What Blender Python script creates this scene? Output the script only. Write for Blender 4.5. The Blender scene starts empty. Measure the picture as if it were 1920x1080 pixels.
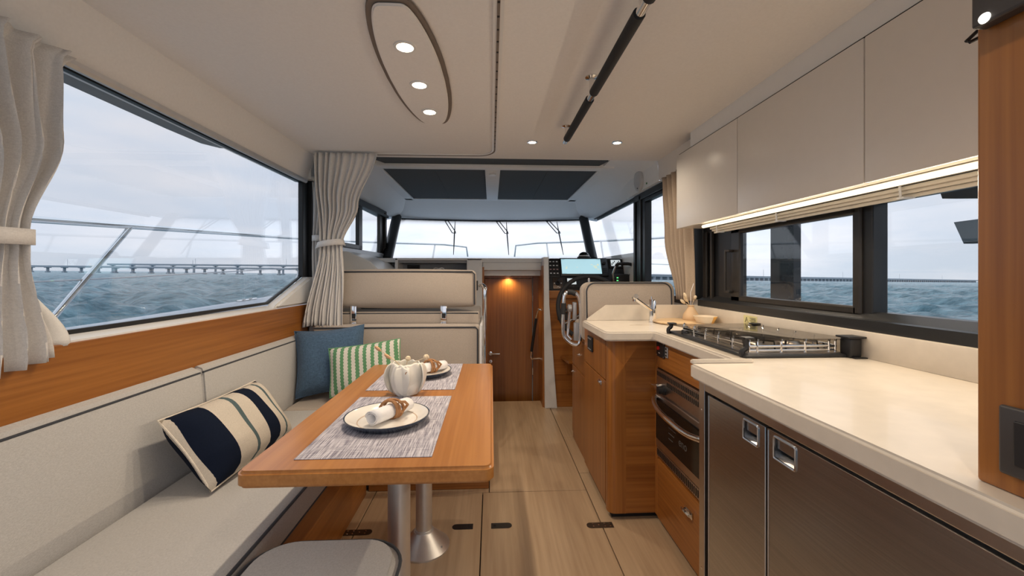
import bpy, bmesh, math, random
import numpy as np
from mathutils import Vector, Matrix, Euler
random.seed(7)
SC = bpy.context.scene
COL = SC.collection
PI = math.pi
R = math.radians

# ------------------------------------------------------------------ camera
cd = bpy.data.cameras.new('camera')
cam = bpy.data.objects.new('camera', cd)
COL.objects.link(cam)
cam.location = (0, 0, 1.10)
cam.rotation_euler = (R(90), 0, -math.atan(39 / 780))
cd.sensor_width = 36
cd.lens = 780 * 36 / 1920
cd.shift_y = -26 / 1920
cd.clip_start = 0.02
cd.clip_end = 60000
SC.camera = cam

# ------------------------------------------------------------------ world: pale dawn sky with thin cloud
SKY_STRENGTH = 0.92
w = bpy.data.worlds.new('sky')
SC.world = w
w.use_nodes = True
nt = w.node_tree
nt.nodes.clear()
def N(t, **k):
    n = nt.nodes.new(t)
    for a, b in k.items():
        setattr(n, a, b)
    return n
out = N('ShaderNodeOutputWorld')
bg = N('ShaderNodeBackground')
bg.inputs['Strength'].default_value = SKY_STRENGTH
nt.links.new(bg.outputs[0], out.inputs[0])
tc = N('ShaderNodeTexCoord')
sep = N('ShaderNodeSeparateXYZ')
nt.links.new(tc.outputs['Generated'], sep.inputs[0])
ramp = N('ShaderNodeValToRGB')
e = ramp.color_ramp.elements
e[0].position = 0.0; e[0].color = (0.66, 0.72, 0.83, 1)
e[1].position = 1.0; e[1].color = (0.60, 0.74, 0.96, 1)
for p, c in ((0.08, (0.70, 0.745, 0.86, 1)), (0.22, (0.76, 0.80, 0.92, 1)), (0.45, (0.74, 0.85, 1.0, 1))):
    q = ramp.color_ramp.elements.new(p); q.color = c
nt.links.new(sep.outputs['Z'], ramp.inputs[0])
mp = N('ShaderNodeMapping')
mp.inputs['Scale'].default_value = (1.6, 1.6, 6.0)
nt.links.new(tc.outputs['Generated'], mp.inputs[0])
ns = N('ShaderNodeTexNoise')
ns.inputs['Scale'].default_value = 2.2
ns.inputs['Detail'].default_value = 7
ns.inputs['Roughness'].default_value = 0.55
nt.links.new(mp.outputs[0], ns.inputs['Vector'])
cr = N('ShaderNodeValToRGB')
cr.color_ramp.elements[0].position = 0.40; cr.color_ramp.elements[0].color = (0, 0, 0, 1)
cr.color_ramp.elements[1].position = 0.68; cr.color_ramp.elements[1].color = (1, 1, 1, 1)
nt.links.new(ns.outputs[0], cr.inputs[0])
mixc = N('ShaderNodeMix', data_type='RGBA')
mixc.inputs[7].default_value = (0.98, 0.93, 0.97, 1)
mm = N('ShaderNodeMath', operation='MULTIPLY'); mm.inputs[1].default_value = 0.7
nt.links.new(cr.outputs[0], mm.inputs[0])
nt.links.new(mm.outputs[0], mixc.inputs[0])
nt.links.new(ramp.outputs[0], mixc.inputs[6])
# the dawn side of the sky, dead ahead, is brighter
dt = N('ShaderNodeVectorMath', operation='DOT_PRODUCT')
dt.inputs[1].default_value = (0.10, 0.985, 0.14)
nt.links.new(tc.outputs['Generated'], dt.inputs[0])
mr = N('ShaderNodeMapRange')
mr.inputs[1].default_value = 0.70; mr.inputs[2].default_value = 1.0; mr.interpolation_type = 'SMOOTHSTEP'
mr.inputs[3].default_value = 1.02; mr.inputs[4].default_value = 1.48
nt.links.new(dt.outputs['Value'], mr.inputs[0])
sc_ = N('ShaderNodeVectorMath', operation='SCALE')
nt.links.new(mixc.outputs[2], sc_.inputs[0])
nt.links.new(mr.outputs[0], sc_.inputs[3])
nt.links.new(sc_.outputs[0], bg.inputs[0])

SC.view_settings.view_transform = 'Standard'
SC.view_settings.look = 'None'
SC.view_settings.gamma = 1.0
SC.view_settings.exposure = 0.16
SC.view_settings.use_curve_mapping = False
LAMP = 1.15           # one dial for all cabin lamps, the added pair included

# ------------------------------------------------------------------ materials
MATS = {}
def newmat(name):
    m = bpy.data.materials.new(name)
    m.use_nodes = True
    MATS[name] = m
    return m, m.node_tree, m.node_tree.nodes['Principled BSDF']
def nd(t, typ, **k):
    n = t.nodes.new(typ)
    for a, b in k.items():
        setattr(n, a, b)
    return n
def plain(name, col, rough=0.5, metal=0.0, noise=0.04, scale=30, bump=0.0, spec=0.5, coat=0.0):
    m, t, b = newmat(name)
    b.inputs['Roughness'].default_value = rough
    b.inputs['Metallic'].default_value = metal
    b.inputs['Specular IOR Level'].default_value = spec
    b.inputs['Coat Weight'].default_value = coat
    c = nd(t, 'ShaderNodeTexCoord')
    n = nd(t, 'ShaderNodeTexNoise')
    n.inputs['Scale'].default_value = scale
    n.inputs['Detail'].default_value = 3
    t.links.new(c.outputs['Object'], n.inputs['Vector'])
    r = nd(t, 'ShaderNodeValToRGB')
    r.color_ramp.elements[0].position = 0.3
    r.color_ramp.elements[1].position = 0.7
    r.color_ramp.elements[0].color = tuple(v * (1 - noise) for v in col) + (1,)
    r.color_ramp.elements[1].color = tuple(min(1, v * (1 + noise)) for v in col) + (1,)
    t.links.new(n.outputs[0], r.inputs[0])
    t.links.new(r.outputs[0], b.inputs['Base Color'])
    if bump:
        bp = nd(t, 'ShaderNodeBump')
        bp.inputs['Strength'].default_value = bump
        bp.inputs['Distance'].default_value = 0.002
        t.links.new(n.outputs[0], bp.inputs['Height'])
        t.links.new(bp.outputs[0], b.inputs['Normal'])
    return m
def wood(name, c1, c2, axis='y', rough=0.35, fine=90, along=2.0, coat=0.2, broad=0.5):
    m, t, b = newmat(name)
    b.inputs['Roughness'].default_value = rough
    b.inputs['Coat Weight'].default_value = coat
    b.inputs['Coat Roughness'].default_value = 0.25
    c = nd(t, 'ShaderNodeTexCoord')
    mp = nd(t, 'ShaderNodeMapping')
    s = {'x': (along, fine, fine), 'y': (fine, along, fine), 'z': (fine, fine, along)}[axis]
    mp.inputs['Scale'].default_value = s
    t.links.new(c.outputs['Object'], mp.inputs[0])
    n = nd(t, 'ShaderNodeTexNoise'); n.inputs['Scale'].default_value = 1.0; n.inputs['Detail'].default_value = 4
    t.links.new(mp.outputs[0], n.inputs['Vector'])
    mp2 = nd(t, 'ShaderNodeMapping'); mp2.inputs['Scale'].default_value = tuple(v * 0.12 for v in s)
    t.links.new(c.outputs['Object'], mp2.inputs[0])
    n2 = nd(t, 'ShaderNodeTexNoise'); n2.inputs['Scale'].default_value = 1.0; n2.inputs['Detail'].default_value = 2
    t.links.new(mp2.outputs[0], n2.inputs['Vector'])
    mx = nd(t, 'ShaderNodeMix'); mx.inputs[0].default_value = broad
    t.links.new(n.outputs[0], mx.inputs[2]); t.links.new(n2.outputs[0], mx.inputs[3])
    r = nd(t, 'ShaderNodeValToRGB')
    r.color_ramp.elements[0].position = 0.36; r.color_ramp.elements[0].color = tuple(c1) + (1,)
    r.color_ramp.elements[1].position = 0.64; r.color_ramp.elements[1].color = tuple(c2) + (1,)
    t.links.new(mx.outputs[0], r.inputs[0])
    t.links.new(r.outputs[0], b.inputs['Base Color'])
    bp = nd(t, 'ShaderNodeBump'); bp.inputs['Strength'].default_value = 0.08; bp.inputs['Distance'].default_value = 0.001
    t.links.new(n.outputs[0], bp.inputs['Height']); t.links.new(bp.outputs[0], b.inputs['Normal'])
    return m
def fabric(name, col, scale=420, var=0.13, bump=0.22, rough=0.95):
    m, t, b = newmat(name)
    b.inputs['Roughness'].default_value = rough
    b.inputs['Specular IOR Level'].default_value = 0.15
    b.inputs['Sheen Weight'].default_value = 0.15
    c = nd(t, 'ShaderNodeTexCoord')
    hs = []
    for k, s in enumerate(((1, .18, .6), (.18, 1, .6))):
        mp = nd(t, 'ShaderNodeMapping'); mp.inputs['Scale'].default_value = tuple(v * scale for v in s)
        t.links.new(c.outputs['Object'], mp.inputs[0])
        n = nd(t, 'ShaderNodeTexNoise'); n.inputs['Scale'].default_value = 1.0; n.inputs['Detail'].default_value = 2
        t.links.new(mp.outputs[0], n.inputs['Vector']); hs.append(n)
    mx = nd(t, 'ShaderNodeMix'); mx.inputs[0].default_value = 0.5
    t.links.new(hs[0].outputs[0], mx.inputs[2]); t.links.new(hs[1].outputs[0], mx.inputs[3])
    r = nd(t, 'ShaderNodeValToRGB')
    r.color_ramp.elements[0].position = 0.35; r.color_ramp.elements[0].color = tuple(v * (1 - var) for v in col) + (1,)
    r.color_ramp.elements[1].position = 0.65; r.color_ramp.elements[1].color = tuple(min(1, v * (1 + var)) for v in col) + (1,)
    t.links.new(mx.outputs[0], r.inputs[0]); t.links.new(r.outputs[0], b.inputs['Base Color'])
    bp = nd(t, 'ShaderNodeBump'); bp.inputs['Strength'].default_value = bump; bp.inputs['Distance'].default_value = 0.001
    t.links.new(mx.outputs[0], bp.inputs['Height']); t.links.new(bp.outputs[0], b.inputs['Normal'])
    return m
def stripes(name, bands, axis=0, zig=0.0, zscale=60, rough=0.95):
    """bands: list of (position in metres along the local axis, colour), constant steps."""
    m, t, b = newmat(name)
    b.inputs['Roughness'].default_value = rough
    b.inputs['Specular IOR Level'].default_value = 0.1
    c = nd(t, 'ShaderNodeTexCoord'); s = nd(t, 'ShaderNodeSeparateXYZ')
    t.links.new(c.outputs['Object'], s.inputs[0])
    src = s.outputs[axis]
    if zig:
        mm = nd(t, 'ShaderNodeMath', operation='PINGPONG'); mm.inputs[1].default_value = 1.0 / zscale
        t.links.new(s.outputs[1 - axis], mm.inputs[0])
        m2 = nd(t, 'ShaderNodeMath', operation='MULTIPLY_ADD'); m2.inputs[1].default_value = zig
        t.links.new(mm.outputs[0], m2.inputs[0]); t.links.new(src, m2.inputs[2]); src = m2.outputs[0]
    lo, hi = bands[0][0], bands[-1][0]
    mr = nd(t, 'ShaderNodeMapRange'); mr.inputs[1].default_value = lo; mr.inputs[2].default_value = hi + 1e-4
    t.links.new(src, mr.inputs[0])
    r = nd(t, 'ShaderNodeValToRGB'); r.color_ramp.interpolation = 'CONSTANT'
    el = r.color_ramp.elements
    el[0].position = 0; el[0].color = tuple(bands[0][1]) + (1,)
    el[1].position = (bands[1][0] - lo) / (hi - lo); el[1].color = tuple(bands[1][1]) + (1,)
    for p, cc in bands[2:]:
        q = el.new(min(1, (p - lo) / (hi - lo))); q.color = tuple(cc) + (1,)
    t.links.new(mr.outputs[0], r.inputs[0])
    n = nd(t, 'ShaderNodeTexNoise'); n.inputs['Scale'].default_value = 350
    t.links.new(c.outputs['Object'], n.inputs['Vector'])
    mul = nd(t, 'ShaderNodeMix', data_type='RGBA', blend_type='MULTIPLY'); mul.inputs[0].default_value = 0.35
    t.links.new(r.outputs[0], mul.inputs[6]); t.links.new(n.outputs[0], mul.inputs[7])
    t.links.new(mul.outputs[2], b.inputs['Base Color'])
    bp = nd(t, 'ShaderNodeBump'); bp.inputs['Strength'].default_value = 0.3; bp.inputs['Distance'].default_value = 0.001
    t.links.new(n.outputs[0], bp.inputs['Height']); t.links.new(bp.outputs[0], b.inputs['Normal'])
    return m
def emis(name, col, s):
    m, t, b = newmat(name)
    b.inputs['Base Color'].default_value = tuple(col) + (1,)
    b.inputs['Emission Color'].default_value = tuple(col) + (1,)
    b.inputs['Emission Strength'].default_value = s
    return m
def glass(name, tint=(0.96, 0.98, 0.98), refl=1.0):
    m = bpy.data.materials.new(name); m.use_nodes = True; t = m.node_tree; t.nodes.clear()
    o = nd(t, 'ShaderNodeOutputMaterial'); mix = nd(t, 'ShaderNodeMixShader')
    tr = nd(t, 'ShaderNodeBsdfTransparent'); tr.inputs[0].default_value = tint + (1,)
    gl = nd(t, 'ShaderNodeBsdfGlossy'); gl.inputs['Roughness'].default_value = 0.0
    fr = nd(t, 'ShaderNodeFresnel'); fr.inputs[0].default_value = 1.5
    ge = nd(t, 'ShaderNodeNewGeometry')          # both faces of a pane reflect like an air-to-glass face
    io = nd(t, 'ShaderNodeMapRange'); io.inputs[3].default_value = 1.5; io.inputs[4].default_value = 1 / 1.5
    t.links.new(ge.outputs['Backfacing'], io.inputs[0]); t.links.new(io.outputs[0], fr.inputs[0])
    k = nd(t, 'ShaderNodeMath', operation='MULTIPLY'); k.inputs[1].default_value = refl
    t.links.new(fr.outputs[0], k.inputs[0]); t.links.new(k.outputs[0], mix.inputs[0])
    t.links.new(tr.outputs[0], mix.inputs[1]); t.links.new(gl.outputs[0], mix.inputs[2])
    t.links.new(mix.outputs[0], o.inputs[0]); MATS[name] = m
    return m

TK1, TK2 = (0.235, 0.078, 0.013), (0.41, 0.158, 0.032)
teak_x = wood('teak_x', TK1, TK2, 'x')
teak_y = wood('teak_y', TK1, TK2, 'y')
teak_z = wood('teak_z', TK1, TK2, 'z')
teak_door = wood('teak_door', (0.20, 0.068, 0.013), (0.33, 0.128, 0.028), 'z')
table_wood = wood('table_wood', (0.37, 0.140, 0.028), (0.50, 0.215, 0.055), 'y', rough=0.3, coat=0.35)
oak = wood('oak_floor', (0.42, 0.29, 0.18), (0.58, 0.425, 0.275), 'y', rough=0.32, fine=55, along=2.5, coat=0.15)
white_gel = plain('white_gelcoat', (0.78, 0.78, 0.77), 0.35, noise=0.01)
ceil_vinyl = plain('ceiling_vinyl', (0.84, 0.82, 0.80), 0.75, noise=0.02, scale=120, bump=0.05)
lining = plain('headliner_vinyl', (0.88, 0.89, 0.895), 0.6, noise=0.01)
laminate = plain('white_laminate', (0.82, 0.785, 0.74), 0.3, noise=0.008)
grey_lining = plain('grey_lining', (0.33, 0.34, 0.36), 0.8, noise=0.05, scale=200)
taupe = plain('taupe_groove', (0.20, 0.165, 0.14), 0.7)
black_frame = plain('black_frame', (0.013, 0.014, 0.016), 0.38)
brown_frame = plain('dark_anodised_frame', (0.035, 0.031, 0.028), 0.33, metal=0.3)
black_plastic = plain('black_plastic', (0.012, 0.012, 0.014), 0.45)
black_rubber = plain('black_grip', (0.016, 0.016, 0.018), 0.7, bump=0.2, scale=300)
shade = fabric('roof_shade', (0.042, 0.052, 0.060), scale=300, var=0.12)
grey_ext = plain('exterior_grey', (0.10, 0.13, 0.15), 0.5)
chrome = plain('chrome', (0.82, 0.82, 0.82), 0.08, metal=1.0, noise=0.01)
alu = plain('anodised_aluminium', (0.74, 0.73, 0.72), 0.40, metal=0.85, noise=0.03)
silver = plain('silver_plastic', (0.42, 0.43, 0.45), 0.35, metal=0.4)
steel = wood('brushed_steel', (0.44, 0.45, 0.46), (0.51, 0.52, 0.53), 'y', rough=0.27, fine=300, along=1.5, coat=0.0, broad=0.15)
steel.node_tree.nodes['Principled BSDF'].inputs['Metallic'].default_value = 1.0
steel_rim = plain('steel_rim', (0.55, 0.55, 0.56), 0.22, metal=1.0)
oven_steel = plain('oven_steel', (0.55, 0.50, 0.46), 0.28, metal=1.0)
dark_glass = plain('oven_glass', (0.006, 0.006, 0.006), 0.10, spec=0.25)
slot_dark = plain('slot_dark', (0.01, 0.009, 0.008), 0.7)
corian = plain('worktop_corian', (0.67, 0.605, 0.52), 0.34, noise=0.045, scale=22, coat=0.15)
corian_edge = corian
upholstery = fabric('grey_upholstery', (0.515, 0.505, 0.49), scale=900)
upholstery_taupe = fabric('taupe_upholstery', (0.46, 0.40, 0.345), scale=900)
piping = fabric('dark_piping', (0.055, 0.06, 0.07), scale=600)
curtain_f = fabric('curtain_linen', (0.72, 0.705, 0.69), scale=450, var=0.08)
curtain_b = fabric('beige_curtain', (0.50, 0.40, 0.31), scale=450, var=0.08)
lining_f = fabric('curtain_lining', (0.80, 0.80, 0.78), scale=450, var=0.04)
denim = fabric('blue_linen', (0.070, 0.125, 0.205), scale=380, var=0.3)
ceramic = plain('plate_glaze', (0.82, 0.79, 0.74), 0.12, noise=0.01, coat=0.4)
navy_rim = plain('navy_glaze', (0.012, 0.028, 0.055), 0.15, coat=0.3)
napkin_m = fabric('white_napkin', (0.80, 0.79, 0.80), scale=500, var=0.04)
leather = plain('tan_leather', (0.36, 0.17, 0.065), 0.55, noise=0.25, scale=60)
bisque = plain('bisque_porcelain', (0.80, 0.78, 0.72), 0.6, noise=0.05, scale=25, bump=0.4)
dry_cream = plain('dried_cream', (0.72, 0.60, 0.43), 0.9, noise=0.15, scale=120, bump=0.4)
dry_tan = plain('dried_tan', (0.62, 0.38, 0.22), 0.9, noise=0.2, scale=150, bump=0.4)
board_wood = wood('board_wood', (0.62, 0.42, 0.22), (0.74, 0.54, 0.32), 'x', coat=0.0)
sand_ceramic = plain('sand_ceramic', (0.66, 0.47, 0.29), 0.6)
cream_ceramic = plain('cream_ceramic', (0.74, 0.64, 0.50), 0.5)
sticker_y = plain('yellow_sticker', (0.74, 0.68, 0.34), 0.5, noise=0.1, scale=250)
red = plain('red_button', (0.65, 0.02, 0.015), 0.4)
white_print = plain('white_print', (0.75, 0.75, 0.75), 0.5)
lamp_warm = emis('lamp_warm', (1.0, 0.84, 0.62), 14.0)
led_warm = emis('led_strip', (1.0, 0.84, 0.60), 1.5)
screen_e = emis('chart_screen', (0.50, 0.80, 0.90), 0.62)
screen_y = emis('chart_land', (0.86, 0.80, 0.42), 0.7)
screen_w = emis('grey_screen', (0.72, 0.80, 0.82), 0.6)
green_e = emis('green_led', (0.1, 0.9, 0.2), 2.0)
window_glass = glass('window_glass')
saloon_glass = glass('saloon_glass', (0.95, 0.975, 0.985), 1.7)
lid_glass = glass('lid_glass', (0.66, 0.64, 0.61), 0.8)
hazy_concrete = plain('bridge_concrete_hazed', (0.46, 0.50, 0.55), 0.9)  # pale blue-grey concrete, distance haze put into its colour
hull_white = plain('hull_white', (0.74, 0.78, 0.84), 0.4)
hull_grey = plain('deck_grey', (0.50, 0.56, 0.62), 0.6)

# woven placemat: fine streaks of violet grey and off-white along the long side
def placemat_mat():
    m, t, b = newmat('woven_vinyl')
    b.inputs['Roughness'].default_value = 0.8
    c = nd(t, 'ShaderNodeTexCoord'); mp = nd(t, 'ShaderNodeMapping'); mp.inputs['Scale'].default_value = (330, 16, 1)
    t.links.new(c.outputs['Object'], mp.inputs[0])
    n = nd(t, 'ShaderNodeTexNoise'); n.inputs['Scale'].default_value = 1; n.inputs['Detail'].default_value = 3
    t.links.new(mp.outputs[0], n.inputs['Vector'])
    mp2 = nd(t, 'ShaderNodeMapping'); mp2.inputs['Scale'].default_value = (20, 420, 1)
    t.links.new(c.outputs['Object'], mp2.inputs[0])
    n2 = nd(t, 'ShaderNodeTexNoise'); n2.inputs['Scale'].default_value = 1
    t.links.new(mp2.outputs[0], n2.inputs['Vector'])
    mx = nd(t, 'ShaderNodeMix'); mx.inputs[0].default_value = 0.3
    t.links.new(n.outputs[0], mx.inputs[2]); t.links.new(n2.outputs[0], mx.inputs[3])
    r = nd(t, 'ShaderNodeValToRGB')
    r.color_ramp.elements[0].position = 0.38; r.color_ramp.elements[0].color = (0.16, 0.15, 0.20, 1)
    r.color_ramp.elements[1].position = 0.60; r.color_ramp.elements[1].color = (0.60, 0.58, 0.63, 1)
    t.links.new(mx.outputs[0], r.inputs[0]); t.links.new(r.outputs[0], b.inputs['Base Color'])
    bp = nd(t, 'ShaderNodeBump'); bp.inputs['Strength'].default_value = 0.4; bp.inputs['Distance'].default_value = 0.001
    t.links.new(mx.outputs[0], bp.inputs['Height']); t.links.new(bp.outputs[0], b.inputs['Normal'])
    return m
mat_weave = placemat_mat()

def sea_mat():
    m, t, b = newmat('sea_water')
    b.inputs['Roughness'].default_value = 0.22
    b.inputs['IOR'].default_value = 1.33
    c = nd(t, 'ShaderNodeTexCoord')
    mp = nd(t, 'ShaderNodeMapping'); mp.inputs['Scale'].default_value = (0.6, 1.6, 1); mp.inputs['Rotation'].default_value = (0, 0, 0.5)
    t.links.new(c.outputs['Object'], mp.inputs[0])
    n = nd(t, 'ShaderNodeTexNoise'); n.inputs['Scale'].default_value = 1.0; n.inputs['Detail'].default_value = 8; n.inputs['Roughness'].default_value = 0.62
    t.links.new(mp.outputs[0], n.inputs['Vector'])
    r = nd(t, 'ShaderNodeValToRGB')
    r.color_ramp.elements[0].position = 0.36; r.color_ramp.elements[0].color = (0.045, 0.165, 0.215, 1)
    r.color_ramp.elements[1].position = 0.66; r.color_ramp.elements[1].color = (0.32, 0.53, 0.60, 1)
    t.links.new(n.outputs[0], r.inputs[0]); t.links.new(r.outputs[0], b.inputs['Base Color'])
    bp = nd(t, 'ShaderNodeBump'); bp.inputs['Strength'].default_value = 1.0; bp.inputs['Distance'].default_value = 0.9
    t.links.new(n.outputs[0], bp.inputs['Height']); t.links.new(bp.outputs[0], b.inputs['Normal'])
    return m
water = sea_mat()

# ------------------------------------------------------------------ mesh helpers
class MB:
    def __init__(self):
        self.bm = bmesh.new()
    def _merge(self, b2, M=None):
        me = bpy.data.meshes.new('t')
        if M is not None:
            b2.transform(M)
        b2.to_mesh(me); b2.free()
        self.bm.from_mesh(me)
        bpy.data.meshes.remove(me)
        return self
    def box(self, x0, x1, y0, y1, z0, z1, bev=0.0, seg=2, M=None):
        b2 = bmesh.new()
        bmesh.ops.create_cube(b2, size=1)
        sx, sy, sz = x1 - x0, y1 - y0, z1 - z0
        for v in b2.verts:
            v.co = Vector(((v.co.x + .5) * sx + x0, (v.co.y + .5) * sy + y0, (v.co.z + .5) * sz + z0))
        if bev:
            bev = min(bev, abs(sx) * .49, abs(sy) * .49, abs(sz) * .49)
            bmesh.ops.bevel(b2, geom=b2.edges[:], offset=bev, segments=seg, affect='EDGES', profile=0.5)
        return self._merge(b2, M)
    def cush(self, x0, x1, y0, y1, z0, z1, r, bulge=(0, 0, 0), M=None, n=8):
        h = [(x1 - x0) / 2, (y1 - y0) / 2, (z1 - z0) / 2]; c = Vector(((x0 + x1) / 2, (y0 + y1) / 2, (z0 + z1) / 2))
        def co(a):
            e_ = [-a, -a + .25 * r, -a + .6 * r, -a + r]
            mid = [(-a + r) + (2 * a - 2 * r) * i / n for i in range(1, n)]
            return e_ + mid + [-v for v in e_[::-1]]
        b2 = bmesh.new()
        for ax in range(3):
            u_, v_ = [k for k in range(3) if k != ax]
            cu, cv = co(h[u_]), co(h[v_])
            for sg in (-1, 1):
                G = []
                for a in cu:
                    row = []
                    for b in cv:
                        p = [0, 0, 0]; p[ax] = sg * h[ax]; p[u_] = a; p[v_] = b
                        inn = Vector([max(-(h[k] - r), min(h[k] - r, p[k])) for k in range(3)])
                        d = Vector(p) - inn
                        q = inn + d.normalized() * r
                        nrm = [q[k] / h[k] for k in range(3)]
                        for k in range(3):
                            o1, o2 = [m for m in range(3) if m != k]
                            q[k] += math.copysign(bulge[k], q[k]) * abs(nrm[k]) ** 3 * max(0, 1 - nrm[o1] ** 2) * max(0, 1 - nrm[o2] ** 2)
                        row.append(b2.verts.new(q + c))
                    G.append(row)
                for i in range(len(cu) - 1):
                    for j in range(len(cv) - 1):
                        b2.faces.new((G[i][j], G[i + 1][j], G[i + 1][j + 1], G[i][j + 1]))
        bmesh.ops.remove_doubles(b2, verts=b2.verts[:], dist=1e-5)
        bmesh.ops.recalc_face_normals(b2, faces=b2.faces[:])
        return self._merge(b2, M)
    def prism(self, pts, axis, a0, a1, bev=0.0, seg=2, M=None):
        b2 = bmesh.new()
        def mk(p, a):
            return {'x': (a, p[0], p[1]), 'y': (p[0], a, p[1]), 'z': (p[0], p[1], a)}[axis]
        n = len(pts)
        A = [b2.verts.new(mk(p, a0)) for p in pts]
        B = [b2.verts.new(mk(p, a1)) for p in pts]
        b2.faces.new(A); b2.faces.new(B[::-1])
        for i in range(n):
            b2.faces.new((A[i], B[i], B[(i + 1) % n], A[(i + 1) % n]))
        bmesh.ops.recalc_face_normals(b2, faces=b2.faces[:])
        if bev:
            es = [ed for ed in b2.edges if len(ed.link_faces) == 2 and any(len(f_.verts) == n and abs({'x': f_.normal.x, 'y': f_.normal.y, 'z': f_.normal.z}[axis]) > .9 for f_ in ed.link_faces)]
            bmesh.ops.bevel(b2, geom=es, offset=bev, segments=seg, affect='EDGES')
        return self._merge(b2, M)
    def tube(self, path, r, n=10, closed=False, M=None, caps=True):
        b2 = bmesh.new()
        P = [Vector(p) for p in path]
        rs = r if isinstance(r, (list, tuple)) else [r] * len(P)
        L = len(P); rings = []; up = None
        for i in range(L):
            if closed:
                d = P[(i + 1) % L] - P[i - 1]
            else:
                d = P[min(i + 1, L - 1)] - P[max(i - 1, 0)]
            d.normalize()
            if up is None:
                up = Vector((0, 0, 1)) if abs(d.z) < .9 else Vector((1, 0, 0))
            s = d.cross(up).normalized(); up = s.cross(d).normalized()
            rings.append([b2.verts.new(P[i] + (s * math.cos(2 * PI * k / n) + up * math.sin(2 * PI * k / n)) * rs[i]) for k in range(n)])
        for i in range(L if closed else L - 1):
            a, b = rings[i], rings[(i + 1) % L]
            off = 0
            if closed and i == L - 1:
                off = min(range(n), key=lambda o: (a[0].co - b[o].co).length)
            for k in range(n):
                b2.faces.new((a[k], a[(k + 1) % n], b[(k + 1 + off) % n], b[(k + off) % n]))
        if not closed and caps:
            b2.faces.new(rings[0][::-1]); b2.faces.new(rings[-1])
        bmesh.ops.recalc_face_normals(b2, faces=b2.faces[:])
        return self._merge(b2, M)
    def lathe(self, prof, c=(0, 0, 0), n=32, M=None, fn=None):
        b2 = bmesh.new(); rings = []
        for (r_, z_) in prof:
            if r_ < 1e-6:
                rings.append([b2.verts.new((c[0], c[1], c[2] + z_))]); continue
            row = []
            for k in range(n):
                a = 2 * PI * k / n; rr = r_ if fn is None else fn(r_, z_, a)
                row.append(b2.verts.new((c[0] + rr * math.cos(a), c[1] + rr * math.sin(a), c[2] + z_)))
            rings.append(row)
        for a, b in zip(rings[:-1], rings[1:]):
            for k in range(n):
                k2 = (k + 1) % n
                if len(a) == 1 and len(b) == 1: continue
                if len(a) == 1: b2.faces.new((a[0], b[k], b[k2]))
                elif len(b) == 1: b2.faces.new((a[k], b[0], a[k2]))
                else: b2.faces.new((a[k], b[k], b[k2], a[k2]))
        bmesh.ops.recalc_face_normals(b2, faces=b2.faces[:])
        return self._merge(b2, M)
    def surf(self, rows):
        b2 = bmesh.new()
        V = [[b2.verts.new(p) for p in row] for row in rows]
        for i in range(len(V) - 1):
            for j in range(len(V[0]) - 1):
                b2.faces.new((V[i][j], V[i][j + 1], V[i + 1][j + 1], V[i + 1][j]))
        bmesh.ops.recalc_face_normals(b2, faces=b2.faces[:])
        return self._merge(b2)
    def build(self, name, mat, parent=None, smooth=False, origin=None):
        me = bpy.data.meshes.new(name)
        off = Vector((0, 0, 0))
        if parent is not None:
            off = WORLD_OFF.get(parent, Vector((0, 0, 0)))
        elif origin == 'base':
            xs = [v.co.x for v in self.bm.verts]; ys = [v.co.y for v in self.bm.verts]; zs = [v.co.z for v in self.bm.verts]
            off = Vector(((min(xs) + max(xs)) / 2, (min(ys) + max(ys)) / 2, min(zs)))
        if off.length:
            bmesh.ops.translate(self.bm, verts=self.bm.verts[:], vec=-off)
        self.bm.to_mesh(me); self.bm.free()
        me.materials.append(mat)
        if smooth:
            me.polygons.foreach_set('use_smooth', [True] * len(me.polygons))
            if hasattr(me, 'set_sharp_from_angle'):
                me.set_sharp_from_angle(angle=R(40))
        o = bpy.data.objects.new(name, me)
        COL.objects.link(o)
        if parent is not None:
            o.parent = parent; WORLD_OFF[o] = off
        elif origin == 'base':
            o.location = off; WORLD_OFF[o] = off
        else:
            WORLD_OFF[o] = Vector((0, 0, 0))
        return o
WORLD_OFF = {}
def tag(o, label=None, cat=None, group=None, kind=None):
    if label: o['label'] = label
    if cat: o['category'] = cat
    if group: o['group'] = group
    if kind: o['kind'] = kind
    return o
def thing(name, label, cat, loc=(0, 0, 0), group=None, rot=None):
    o = bpy.data.objects.new(name, None); COL.objects.link(o)
    o.empty_display_size = 0.05
    o.location = loc
    WORLD_OFF[o] = Vector(loc)
    if rot:
        o.rotation_euler = rot; WORLD_OFF[o] = Vector((0, 0, 0))   # parts of a turned thing are given in its own axes
    return tag(o, label, cat, group)
def crv(pts, n=5, closed=False):
    P = [Vector(p) for p in pts]; L = len(P); out_ = []
    for i in range(L if closed else L - 1):
        if closed: a, b_, c_, d_ = P[i - 1], P[i], P[(i + 1) % L], P[(i + 2) % L]
        else: a, b_, c_, d_ = P[max(i - 1, 0)], P[i], P[i + 1], P[min(i + 2, L - 1)]
        for k in range(n):
            t_ = k / n
            out_.append(.5 * ((2 * b_) + (c_ - a) * t_ + (2 * a - 5 * b_ + 4 * c_ - d_) * t_ ** 2 + (3 * b_ - a - 3 * c_ + d_) * t_ ** 3))
    if not closed: out_.append(P[-1])
    return out_
def B(*a, **k): return MB().box(*a, **k)
def struct(name, mb, mat, smooth=False, parent=None):
    o = mb.build(name, mat, parent, smooth)
    if parent is None: o['kind'] = 'structure'
    return o
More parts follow.
